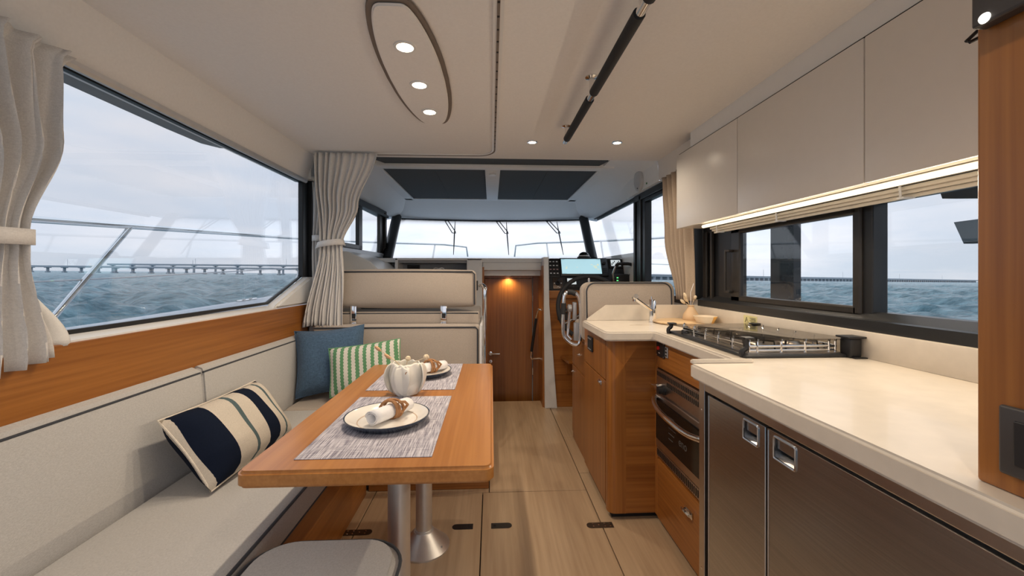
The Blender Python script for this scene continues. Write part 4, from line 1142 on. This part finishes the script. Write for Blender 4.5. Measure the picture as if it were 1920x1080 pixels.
# wall cabinets: four flap-front units
bounds = [2.203, 1.646, 1.069, .490, -.09]
pos = ['short wall cabinet farthest from the camera, at the forward end of the row', 'second wall cabinet from the forward end, above the hob', 'third wall cabinet from the forward end, above the galley window mullion', 'nearest wall cabinet, half hidden by the teak panel']
for k in range(4):
    y1, y0 = bounds[k], bounds[k + 1]
    t_ = thing('wall_cabinet', 'white laminate ' + pos[k], 'cabinet', (1.1, (y0 + y1) / 2, 1.345), 'white wall cabinets')
    B(1.02, 1.20, y0 + .001, y1 - .001, 1.347, 1.745).build('body', laminate, t_)
    B(1.0, 1.018, y0 + .0018, y1 - .0018, 1.344, 1.736, .0025).build('door', laminate, t_, True)
struct('trim_20', B(1.012, 1.20, -.6, 2.07, 1.745, 1.822, .002), lining)      # filler above the cabinets
struct('trim_21', B(1.012, 1.20, -.6, 2.195, 1.735, 1.745), slot_dark)

# LED strip and folded blind under the cabinets
ld = thing('led_strip', 'warm glowing LED strip under the wall cabinets', 'light strip', (1.04, 1.2, 1.33))
MB().tube([(1.040, .25, 1.3335), (1.040, 1.995, 1.3335)], .0075, 10).build('diffuser', led_warm, ld, True)
B(1.046, 1.062, .25, 1.995, 1.330, 1.345, .002).build('profile', alu, ld)
light('lamp', 'AREA', (1.034, 1.12, 1.322), 6.2, (1.0, .82, .60), ld, rot=(0, R(42), 0), shape='RECTANGLE', size=.012, size_y=1.74)
bl_ = thing('roman_blind', 'cream blind gathered at the head of the galley window', 'blind', (1.08, 1.2, 1.30))
for k, (x, z) in enumerate(((1.068, 1.327), (1.078, 1.318), (1.088, 1.308))):
    B(x, x + .010, .25, 1.985, z - .009, z + .001, .002).build('slat', plain('blind_cream', (.84, .78, .66), .5) if 'blind_cream' not in MATS else MATS['blind_cream'], bl_)
for y in (1.90, 1.49, 1.02, .60):
    MB().box(1.060, 1.094, y, y + .018, 1.296, 1.300, .001).tube([(1.062, y + .009, 1.297), (1.060, y + .009, 1.328)], .003, 6).build('clip', white_gel, bl_, True)

# teak panel in the right foreground with its fittings
tp = thing('teak_panel', 'tall blurred teak panel standing on the near end of the worktop', 'panel', (.605, .33, TOPZ))
B(.585, .625, .12, .474, TOPZ, 1.82, .004, 3).build('board', teak_z, tp)
pn = thing('control_panel', 'dark grey control panel at the top of the teak panel', 'control panel', (.58, .35, 1.39))
MB().box(.566, .585, .18, .464, 1.388, 1.56, .003).build('housing', plain('graphite', (.05, .045, .045), .45), pn)
MB().box(.5645, .567, .20, .432, 1.412, 1.53, .002).build('display', black_plastic, pn)
MB().lathe([(0, 0), (.006, 0), (.005, .002), (0, .003)], n=16, M=Matrix.Translation((.566, .450, 1.394)) @ Matrix.Rotation(-PI / 2, 4, 'Y')).build('lamp_lens', emis('panel_lamp', (1, .95, .85), 3.0), pn, True)
sp = thing('wall_socket', 'black socket plate low on the teak panel', 'socket', (.58, .40, .915))
B(.578, .585, .36, .4475, .874, .952, .004, 3).build('plate', MATS['graphite'], sp, True)
B(.576, .579, .375, .432, .888, .938, .004).build('rocker', black_plastic, sp)
tag(MB().tube([(.632, .48, 1.428), (.618, .494, 1.412), (.604, .500, 1.396), (.606, .498, 1.394), (.622, .492, 1.402), (.634, .48, 1.408)], .0022, 7).build('strap_loop', black_rubber, None, True, 'base'), 'thin black strap loop peeping from behind the teak panel', 'strap')

# =================================================================== HELM
hc = thing('helm_console', 'teak helm console front below the black instrument panel', 'console', (.8, 3.5, 0))
B(.475, 1.12, 3.42, 3.56, 0.0, .955, .004).build('front', teak_x, hc)
B(.475, 1.12, 3.395, 3.42, .90, .965, .004).build('upper_rail', teak_x, hc)
fs = MB().prism([(.60, 3.20), (.70, 3.20), (.75, 3.42), (.575, 3.42)], 'z', .40, .425, .003).build('foot_shelf', teak_x, hc)
MB().box(.62, .68, 3.40, 3.42, .28, .40).build('shelf_bracket', teak_z, hc)
# instrument panel in its own tilted axes: x across, y up the face, z out of the face
Rp = Matrix(((1, 0, 0), (0, .46, -.888), (0, .888, .46))).to_4x4()
ip = thing('instrument_panel', 'black sloping instrument panel with switches and chart screen', 'instrument panel', (.47, 3.405, .967), rot=Rp.to_euler())
WI, HI = .70, .302
MB().prism([(0, 0), (WI, 0), (WI, HI - .015), (WI - .06, HI), (.50, HI), (.47, HI - .008), (.20, HI - .008), (.17, HI), (.035, HI), (0, HI - .012)], 'z', -.05, 0, .004).build('fascia', black_plastic, ip, True)
MB().box(.012, .105, .125, .285, 0, .004, .002).build('switch_bank', plain('satin_black', (.03, .029, .028), .3), ip)
for r_ in range(4):
    for c_ in range(3):
        sw = MB().box(.020 + c_ * .028, .042 + c_ * .028, .135 + r_ * .037, .163 + r_ * .037, .004, .009, .0025).build('rocker_switch', black_rubber, ip, True)
        MB().box(.0235 + c_ * .028, .0385 + c_ * .028, .149 + r_ * .037, .158 + r_ * .037, .009, .0098).build('switch_mark', white_print if r_ != 1 else plain('pale_red', (.5, .3, .28), .5) if 'pale_red' not in MATS else MATS['pale_red'], sw)
sbz = MB().box(.112, .52, .125, .300, 0, .014, .006).build('screen_housing', black_frame, ip, True)
scr = MB().box(.124, .462, .146, .287, .014, .0155).build('screen', screen_e, sbz)
land = MB()
for (x, y, a, b_) in ((.155, .195, .016, .006), (.165, .205, .005, .012), (.395, .215, .03, .006), (.405, .20, .022, .007), (.43, .225, .012, .012), (.375, .23, .015, .004), (.425, .185, .02, .004), (.25, .205, .01, .003)):
    land.box(x, x + a, y, y + b_, .0155, .0160)
land.build('chart_land', screen_y, sbz)
mk = MB()
for x in (.127, .134, .141, .148, .43, .437, .444, .451): mk.box(x, x + .004, .279, .283, .0155, .0161)
for x in (.126, .132, .138, .144, .150, .158, .275, .300): mk.box(x, x + .004, .148, .151, .0155, .0161)
mk.box(.285, .300, .291, .294, .0140, .0145)
mk.build('chart_marks', black_plastic, sbz)
kn = MB()
for y in (.16, .175, .19): kn.box(.474, .51, y, y + .007, .014, .016, .001)
kn.lathe([(0, 0), (.014, 0), (.012, .012), (0, .013)], (.492, .245, .014), 18)
kn.build('screen_controls', black_rubber, sbz, True)
dp = MB().box(.535, .650, .205, .292, 0, .012, .006).build('data_display', black_frame, ip, True)
MB().box(.552, .634, .222, .280, .012, .0132).build('data_screen', screen_w, dp)
dk = MB()
for k in range(6):
    dk.box(.556 + k * .012, .564 + k * .012, .232 + (k % 3) * .012, .236 + (k % 3) * .012 + .012, .0132, .0138)
dk.build('data_marks', black_plastic, dp)
jp = MB().box(.040, .125, .010, .115, 0, .006, .004).build('thruster_plate', silver, ip, True)
jp.data.materials[0] = MATS['bronze_steel']
MB().lathe([(.022, 0), (.018, .010), (.008, .014), (.007, .045), (.013, .052), (.014, .064), (0, .070)], (.082, .062, .006), 18).build('thruster_joystick', black_rubber, jp, True)
for (x, y) in ((.055, .062), (.11, .062), (.082, .03), (.096, .025)): MB().box(x - .005, x + .005, y - .004, y + .004, .006, .0075, .001).build('marking', white_print, jp)
ad = MB().box(.150, .265, .018, .115, 0, .010, .006).build('autopilot_display', black_frame, ip, True)
MB().box(.163, .236, .050, .104, .010, .0112).build('autopilot_screen', screen_w, ad)
text_mesh('100', .040, Matrix.Translation((.196, .075, .0114)), 'heading_digits', black_plastic, ad)
MB().box(.163, .205, .022, .040, .010, .012, .002).box(.215, .252, .022, .040, .010, .012, .002).build('autopilot_keys', black_rubber, ad)
# compass dome
cp = thing('compass', 'black domed compass on top of the instrument panel', 'compass', (.80, 3.56, 1.236))
MB().lathe([(.058, 0), (.058, .012), (.048, .016)], (.80, 3.56, 1.236), 28).build('base', black_plastic, cp, True)
MB().lathe([(.047, .014), (.044, .03), (.034, .045), (.018, .054), (0, .057)], (.80, 3.56, 1.236), 28).build('dome', dark_glass, cp, True)
MB().lathe([(.0475, .018), (.0475, .022), (.046, .026)], (.80, 3.56, 1.236), 28).build('scale_ring', white_print, cp, True)
# throttle
th_ = thing('throttle', 'black and chrome engine throttle lever at the right of the instrument panel', 'throttle', (1.06, 3.36, 1.03))
MB().box(1.005, 1.125, 3.33, 3.43, 1.00, 1.10, .012, 3).build('base', black_plastic, th_, True)
for k in range(2): MB().box(1.018 , 1.030, 3.3285, 3.331, 1.045 + k * .022, 1.052 + k * .022).build('indicator', green_e, th_)
MB().tube([(1.000, 3.35, 1.035), (.985, 3.33, 1.10), (1.000, 3.31, 1.165), (1.015, 3.305, 1.175)], .008, 10).build('lever_arm', chrome, th_, True)
MB().tube(crv([(1.005, 3.31, 1.165), (1.03, 3.30, 1.182), (1.12, 3.30, 1.180), (1.145, 3.31, 1.15), (1.135, 3.34, 1.09)], 4), .013, 10).build('handle', black_rubber, th_, True)
# steering wheel
Rw = Matrix(((1, 0, 0), (0, .32, -.947), (0, .947, .32))).to_4x4()
sw_ = thing('steering_wheel', 'black-rimmed steering wheel on the helm console', 'steering wheel', (.735, 3.03, .85), rot=Rw.to_euler())
MB().tube([(.245 * math.cos(a), .245 * math.sin(a), 0) for a in [2 * PI * k / 56 for k in range(56)]], .0165, 12, closed=True).build('rim', black_rubber, sw_, True)
for a in (PI / 2 + .0, PI / 2 + 2.094, PI / 2 - 2.094):
    MB().tube([(.03 * math.cos(a), .03 * math.sin(a), -.03), (.14 * math.cos(a), .14 * math.sin(a), -.015), (.243 * math.cos(a), .243 * math.sin(a), 0)], [.014, .011, .010], 10).build('spoke', chrome, sw_, True)
MB().lathe([(0, -.05), (.05, -.05), (.052, -.02), (.04, -.005), (0, 0)], (0, 0, 0), 28).build('hub', silver, sw_, True)
MB().lathe([(0, -.33), (.045, -.33), (.032, -.05), (0, -.05)], (0, 0, 0), 24).build('column', black_plastic, sw_, True)
# ignition panel on the console front
ig = thing('ignition_panel', 'dark square ignition plate on the console behind the wheel', 'switch', (.60, 3.415, .78))
B(.548, .640, 3.410, 3.421, .72, .815, .003).build('plate', MATS['graphite'], ig)
MB().lathe([(0, 0), (.012, 0), (.010, .012), (0, .013)], n=16, M=Matrix.Translation((.615, 3.41, .79)) @ Matrix.Rotation(PI / 2, 4, 'X')).build('key_barrel', chrome, ig, True)
# helm seat
hs = thing('helm_chair', 'beige upholstered helm seat back beyond the sink upstand', 'seat', (.88, 2.6, 0))
B(.552, 1.112, 2.318, 2.79, .0, .70, .003).build('base', teak_z, hs)
hdr = B(.546, .553, 2.33, 2.78, .05, .495, .002).build('base_door', teak_z, hs)
hdu = B(.546, .553, 2.33, 2.78, .505, .69, .002).build('base_panel', teak_z, hs)
for (p_, y, z) in ((hdu, 2.55, .60), (hdr, 2.74, .455)):
    MB().lathe([(0, 0), (.011, 0), (.011, .004), (.006, .006), (.006, .014), (0, .015)], n=16, M=Matrix.Translation((.546, y, z)) @ Matrix.Rotation(-PI / 2, 4, 'Y')).build('latch', chrome, p_, True)
MB().cush(.56, 1.10, 2.43, 2.80, .70, .80, .03, (0, 0, .012)).build('seat_cushion', upholstery_taupe, hs, True)
Mh = Matrix.Translation((.785, 2.370, .872)) @ Matrix.Rotation(R(-4), 4, 'X')
hb_ = MB().prism(rrect(-.270, .270, -.16, .182, .05, 6), 'y', -.045, .045, .020, 4, M=Mh).build('backrest', upholstery_taupe, hs, True)
MB().tube([Mh @ Vector(p) for p in [(-.245, -.044, -.15), (-.245, -.044, .125)] + [(-.195 + .05 * math.cos(a), -.044, .125 + .05 * math.sin(a)) for a in [PI - PI / 2 * i / 6 for i in range(1, 7)]] + [(.195 + .05 * math.cos(a), -.044, .125 + .05 * math.sin(a)) for a in [PI / 2 - PI / 2 * i / 6 for i in range(0, 7)]] + [(.245, -.044, -.15)]], .0045, 8).build('piping', piping, hb_, True)
# folding chrome frame beside the helm seat
fd = thing('folding_footrest', 'folded chrome tube footrest with black grips beside the helm seat', 'footrest', (.48, 2.4, .68))
pts = [(.425, 2.42, .955), (.420, 2.42, .80), (.428, 2.42, .735), (.46, 2.41, .700), (.495, 2.40, .688), (.512, 2.40, .70), (.518, 2.40, .74), (.520, 2.40, .90), (.508, 2.40, .965), (.485, 2.405, .990), (.455, 2.415, .995), (.436, 2.42, .985)]
MB().tube(crv(pts, 4, True), .0105, 12, closed=True).build('frame', chrome, fd, True)
MB().tube([(.448, 2.416, .995), (.47, 2.41, .994), (.492, 2.403, .985)], .0155, 12).build('grip', black_rubber, fd, True)
MB().tube([(.424, 2.42, .93), (.421, 2.42, .865)], .0150, 12).build('grip', black_rubber, fd, True)
MB().tube([(.462, 2.43, .89), (.455, 2.43, .80), (.448, 2.43, .74), (.47, 2.42, .715)], .008, 10).build('stay', chrome, fd, True)
MB().box(.478, .50, 2.41, 2.44, .83, .935, .004).box(.485, .512, 2.41, 2.44, .71, .815, .004).lathe([(0, 0), (.022, 0), (.022, .02), (0, .02)], n=20, M=Matrix.Translation((.470, 2.425, .90)) @ Matrix.Rotation(-PI / 2, 4, 'Y')).build('bracket', silver, fd, True)
MB().box(.445, .462, 2.428, 2.434, .905, .910).build('release_lever', chrome, fd)
# companionway handrail on the teak lining
hrail = thing('companionway_handrail', 'slanting black and chrome handrail on the right of the companionway', 'grab rail', (.40, 3.5, .4))
MB().tube(crv([(.424, 3.46, .80), (.405, 3.46, .805), (.392, 3.48, .79), (.375, 3.52, .70), (.345, 3.58, .42), (.345, 3.585, .38), (.36, 3.59, .365), (.424, 3.60, .365)], 4), .0095, 10).build('tube', chrome, hrail, True)
MB().tube([(.380, 3.51, .725), (.347, 3.578, .435)], .0125, 10).build('grip', black_rubber, hrail, True)

# port side locker with an open cubby
lk = thing('forward_locker', 'white forward locker with an open grey cubby left of the companionway', 'locker', (-.45, 3.55, 0))
m_ = MB().box(-.80, -.075, 3.52, 3.72, .0, 1.02).box(-.205, -.075, 3.50, 3.72, 1.0, 1.232, .006).box(-.80, -.775, 3.50, 3.72, 1.0, 1.232, .004).box(-.80, -.075, 3.50, 3.54, 1.216, 1.234, .003)
m_.build('body', white_gel, lk)
MB().box(-.775, -.205, 3.70, 3.715, 1.02, 1.216).box(-.775, -.205, 3.52, 3.71, 1.195, 1.216).box(-.775, -.205, 3.52, 3.71, 1.02, 1.03).build('cubby_lining', grey_lining, lk)
vn = thing('cubby_outlet', 'small black outlet plate inside the forward cubby', 'socket', (-.69, 3.69, 1.14))
B(-.735, -.625, 3.685, 3.70, 1.125, 1.18, .003).build('plate', black_plastic, vn)
B(-.72, -.64, 3.682, 3.686, 1.137, 1.168, .002).build('grille', black_rubber, vn)
kb = MB()
for k in range(4):
    kb.tube([(-.45 + .045 * math.cos(a + k), 3.60 + .03 * math.sin(a + k), 1.105 + .012 * k + .012 * math.sin(2 * a + k)) for a in [2 * PI * i / 18 for i in range(18)]], .005, 6, closed=True)
tag(kb.build('coiled_cable', napkin_m, None, True, 'base'), 'loose coil of pale cable in the forward cubby', 'cable')
tag(MB().box(-.47 - .12, -.47 + .12, 3.54, 3.68, 1.03, 1.092, .006).build('folded_towel', napkin_m, None, True, 'base'), 'folded pale cloth under the coiled cable in the cubby', 'cloth')

# speaker and sticker on the right header
spk = thing('speaker', 'oval-looking round white loudspeaker on the right header above the helm door', 'speaker', (1.06, 2.93, 1.70))
Ms = Matrix.Translation((1.063, 2.93, 1.770)) @ Matrix.Rotation(R(-94), 4, 'Y')
MB().lathe([(.078, 0), (.078, .010), (.072, .018), (.060, .021), (0, .022)], n=40, M=Ms).build('body', plain('speaker_white', (.60, .60, .61), .5), spk, True)
MB().lathe([(0, .0), (.006, .0), (.005, .0035), (0, .004)], n=12, M=Ms @ Matrix.Translation((-.055, 0, .020))).build('badge', black_plastic, spk, True)
tag(MB().box(-.006, .006, -.010, .010, 0, .001, M=Matrix.Translation((1.0635, 2.80, 1.722)) @ Matrix.Rotation(R(-94), 4, 'Y')).build('green_sticker', plain('sticker_green', (.02, .16, .05), .5), None), 'tiny green sticker on the header beside the speaker', 'sticker')

# =================================================================== OUTSIDE
# windscreen wipers
for (x, lab) in ((-.40, 'leftmost'), (.17, 'middle'), (.73, 'rightmost')):
    wp = thing('windscreen_wiper', '%s of three parked windscreen wipers hanging outside the glass' % lab, 'wiper', (x, 4.7, 1.66), 'windscreen wipers')
    def wp_(dx, z):
        xx = x + dx; return (xx, wsY(xx, (z - 1.235) / .465) + .03, z)
    MB().tube([wp_(-.115, 1.695), wp_(-.02, 1.545), wp_(.02, 1.545)], .005, 6).tube([wp_(-.08, 1.695), wp_(.015, 1.555)], .005, 6).build('arm', black_plastic, wp, True)
    MB().tube([wp_(0, 1.685), wp_(.003, 1.54), wp_(.008, 1.42), wp_(.012, 1.30)], [.003, .007, .006, .003], 6).build('blade', black_rubber, wp, True)
    MB().tube([wp_(-.10, 1.70), wp_(-.10, 1.735)], .018, 10).build('motor_boss', black_plastic, wp, True)
# roof overhang ("eyebrow") outside the long left window
brow = MB()
ys = [(-.8, 0), (1.75, 0), (1.95, .004), (2.08, .022), (2.14, .05)]
rows = []
for (y, up) in ys:
    rows.append([(-1.21, y, 1.70 + up), (-1.26, y, 1.688 + up), (-1.31, y, 1.690 + up), (-1.33, y, 1.715 + up * .8), (-1.33, y, 1.80)])
solid(brow.surf(rows).build('trim_22', grey_ext, None, True), .006); bpy.data.objects['trim_22']['kind'] = 'structure'
# side decks and bulwark, rising gently towards the bow
dk_ = MB()
def dkz(y): return .80 + .03 * max(0, y - 1.5)
rows = [[(-1.17, y, dkz(y) - .12), (-1.62, y, dkz(y) - .10), (-1.66, y, dkz(y) + .045), (-1.69, y, dkz(y) + .062), (-1.76, y, dkz(y) + .062), (-1.79, y, dkz(y) + .03), (-1.80, y, -.9)] for y in (-1.5, 0, 1, 2, 3, 3.6)]
rows += [[(-1.17 + .25 * t_, 3.6 + 3.6 * t_, .75 + .02 * t_), (-1.62 + 1.2 * t_ * t_, 3.6 + 3.6 * t_, .82), (-1.66 + 1.25 * t_ * t_, 3.6 + 3.6 * t_, .92 + .02 * t_), (-1.69 + 1.25 * t_ * t_, 3.6 + 3.6 * t_, .935 + .02 * t_), (-1.76 + 1.25 * t_ * t_, 3.6 + 3.6 * t_, .935 + .02 * t_), (-1.79 + 1.25 * t_ * t_, 3.6 + 3.6 * t_, .90), (-1.80 + 1.25 * t_ * t_, 3.6 + 3.6 * t_, -.9)] for t_ in (.2, .4, .6, .8, 1)]
o = solid(dk_.surf(rows).build('trim_23', hull_white, None, True), .01); o['kind'] = 'structure'
rows = [[(-x, y, z) for (x, y, z) in r_] for r_ in rows]
rows = [[(x, y, z - .16) for (x, y, z) in r_] for r_ in rows]
o = solid(MB().surf(rows).build('trim_24', hull_white, None, True), .01); o['kind'] = 'structure'
# foredeck / coachroof beyond the windscreen
struct('trim_25', MB().surf([[(-.95, 4.25, 1.19), (0, 4.35, 1.205), (.95, 4.25, 1.19)], [(-.8, 5.4, 1.06), (0, 5.5, 1.08), (.8, 5.4, 1.06)], [(-.4, 7.0, .96), (0, 7.1, .97), (.4, 7.0, .96)]]), hull_white, True)
# guard rails
def railz(y): return 1.311 + (y - 1.705) * .053
def bow(y): 
    t_ = max(0, (y - 3.6) / 3.6); return 1.75 - 1.25 * t_ * t_
for s, lab in ((-1, 'left'), (1, 'right')):
    dzz = 0 if s < 0 else .03
    gr_ = thing('guard_rail', 'polished steel guard rail along the %s side deck' % lab, 'railing', (s * 1.75, 3.0, .86), 'guard rails')
    ysr = [-.6, 0, 1, 2, 3, 3.6, 4.4, 5.2, 6.0, 6.8] if s < 0 else [3.3, 3.6, 4.4, 5.2, 6.0, 6.8]
    MB().tube([(s * bow(y), y, railz(y) + dzz) for y in ysr] + [(s * .42, 7.1, 1.56 + dzz), (s * .40, 7.15, 1.40)], .0135, 12).build('top_rail', chrome, gr_, True)
    MB().tube([(s * (bow(y)), y, (railz(y) + dkz(y) + .06) / 2 + dzz - .02) for y in ysr], .004, 6).build('lifeline', steel_rim, gr_, True)
    for (yt, yb) in ((2.112, 1.70), (4.05, 3.75), (5.4, 5.2), (6.6, 6.45), (.3, .1)):
        if s > 0 and yt < 3.3: continue
        MB().tube([(s * bow(yt), yt, railz(yt) + dzz), (s * bow(yb), yb, min(dkz(yb), .875) + .06 - (.16 if s > 0 else 0))], .0125, 10).build('stanchion', chrome, gr_, True)
clt = tag(MB().tube([(-1.72, 2.90, .917), (-1.72, 3.14, .922)], [.006, .006], 8).box(-1.73, -1.71, 2.97, 2.99, .895, .928).box(-1.73, -1.71, 3.05, 3.07, .895, .93).build('mooring_cleat', chrome, None, True, 'base'), 'steel mooring cleat on the left bulwark seen through the window', 'cleat')
# flybridge strut and dark fittings outside the galley window
tag(MB().prism([(1.58, 2.10), (1.62, 2.10), (1.62, 2.28), (1.58, 2.28)], 'z', .3, 2.0, .004).build('flybridge_strut', plain('strut_black', (.02, .023, .028), .25), None, False, 'base'), 'broad black upright strut outside the galley window', 'strut')
tag(MB().prism([(1.0, 1.46), (1.385, 1.42), (1.368, 1.362), (1.0, 1.30)], 'x', 1.56, 1.62, .004).build('deck_fitting', black_plastic, None, False, 'base'), 'dark wedge of the upper deck at the top of the fixed galley pane', 'deck fitting')
tag(MB().prism([(1.0, 1.285), (1.349, 1.278), (1.319, 1.202), (1.0, 1.195)], 'x', 1.58, 1.62, .004).build('deck_fitting', grey_ext, None, False, 'base'), 'grey bracket outside the fixed galley pane beside the teak panel', 'deck fitting')

# sea, heeled a little against the cabin
ax, ay = -.0121, -.0041
Xs = Vector((1, 0, ax)).normalized(); Zs = Xs.cross(Vector((0, 1, ay))).normalized(); Ys = Zs.cross(Xs)
MS = Matrix((Xs, Ys, Zs)).transposed().to_4x4()
SEA = -2.1
MS.translation = Vector((0, 0, 1.10)) + MS.to_3x3() @ Vector((0, 0, SEA))
rng = np.random.default_rng(3)
nr, na = 300, 640
rad = np.concatenate([np.geomspace(3.0, 900.0, nr), np.array([2000., 6000., 30000.])])
ang = np.linspace(0, 2 * np.pi, na, endpoint=False)
RR, AA = np.meshgrid(rad, ang, indexing='ij')
X, Y = RR * np.cos(AA), RR * np.sin(AA)
Z = np.zeros_like(X)
for k in range(42):
    lam = np.exp(rng.uniform(np.log(.9), np.log(11))); th = rng.normal(.7, .55); ph = rng.uniform(0, 6.28)
    a = .016 * lam ** .85
    fade = np.clip(1.6 - RR * .02 / lam, 0, 1)
    Z += a * fade * np.sin((X * np.cos(th) + Y * np.sin(th)) * 2 * np.pi / lam + ph)
verts = np.stack([X, Y, Z], -1).reshape(-1, 3)
ri = np.arange(len(rad) - 1)[:, None]; ai = np.arange(na)[None, :]
a2 = (ai + 1) % na
faces = np.stack([ri * na + ai, (ri + 1) * na + ai, (ri + 1) * na + a2, ri * na + a2], -1).reshape(-1, 4)
me = bpy.data.meshes.new('sea')
me.vertices.add(len(verts)); me.vertices.foreach_set('co', verts.ravel())
me.loops.add(faces.size); me.loops.foreach_set('vertex_index', faces.ravel().astype(np.int32))
me.polygons.add(len(faces)); me.polygons.foreach_set('loop_start', np.arange(0, faces.size, 4, dtype=np.int32))
me.polygons.foreach_set('use_smooth', [True] * len(faces))
me.update(calc_edges=True); me.validate()
me.materials.append(water)
so = bpy.data.objects.new('sea', me); COL.objects.link(so); so.matrix_world = MS
tag(so, 'choppy blue-green sea all round the boat', 'water', kind='stuff')

# bridges on the horizon
def bridge(label, p0, p1, deck, thick, spacing, pw, group=None, name='road_bridge', joined=False):
    t_ = bpy.data.objects.new(name, None); COL.objects.link(t_); tag(t_, label, 'bridge', group)
    p0, p1 = Vector(p0 + (0,)), Vector(p1 + (0,)); d = p1 - p0; L = d.length; a = math.atan2(d.y, d.x)
    t_.matrix_world = MS @ Matrix.Translation(p0) @ Matrix.Rotation(a, 4, 'Z')
    WORLD_OFF[t_] = Vector()
    MB().box(-5, L + 5, -4, 4, deck - thick, deck).build('deck', hazy_concrete, t_)
    MB().box(-5, L + 5, -4.2, -3.9, deck, deck + 1.0).build('parapet', hazy_concrete, t_)
    proto = None; jm = MB()
    for k in range(int(L / spacing) + 1):
        if joined:
            jm.box(k * spacing - pw / 2, k * spacing + pw / 2, -3, 3, -.5, deck - thick); continue
        if proto is None:
            proto = MB().box(-pw / 2, pw / 2, -1.2, 1.2, -.5, deck - thick).box(-pw * 1.1, pw * 1.1, -1.8, 1.8, -.5, 1.4).box(-pw * .9, pw * .9, -3, 3, deck - thick - .7, deck - thick).build('pier', hazy_concrete, t_)
        else:
            c_ = proto.copy(); COL.objects.link(c_); c_.parent = t_; c_.location = (k * spacing, 0, 0)
    if joined: jm.build('piers', hazy_concrete, t_)['kind'] = 'stuff'
    else: jm.bm.free()
    for k in range(4):
        MB().box(L * (.2 + k * .2) - .12, L * (.2 + k * .2) + .12, -.1, .1, deck, deck + 9).build('lamp_post', hazy_concrete, t_)
bridge('long low road bridge crossing the horizon in the left window', (-700, 575), (150, 440), 7.6, 1.3, 24, 1.5, 'bridges on the horizon')
bridge('second, taller bridge deck behind the left road bridge', (-560, 645), (150, 470), 12.6, 1.3, 36, 1.4, 'bridges on the horizon')
bridge('distant causeway bridge on the horizon in the right windows', (150, 400), (1060, 860), 4.6, 1.3, 10, 3.0, 'bridges on the horizon', joined=True)
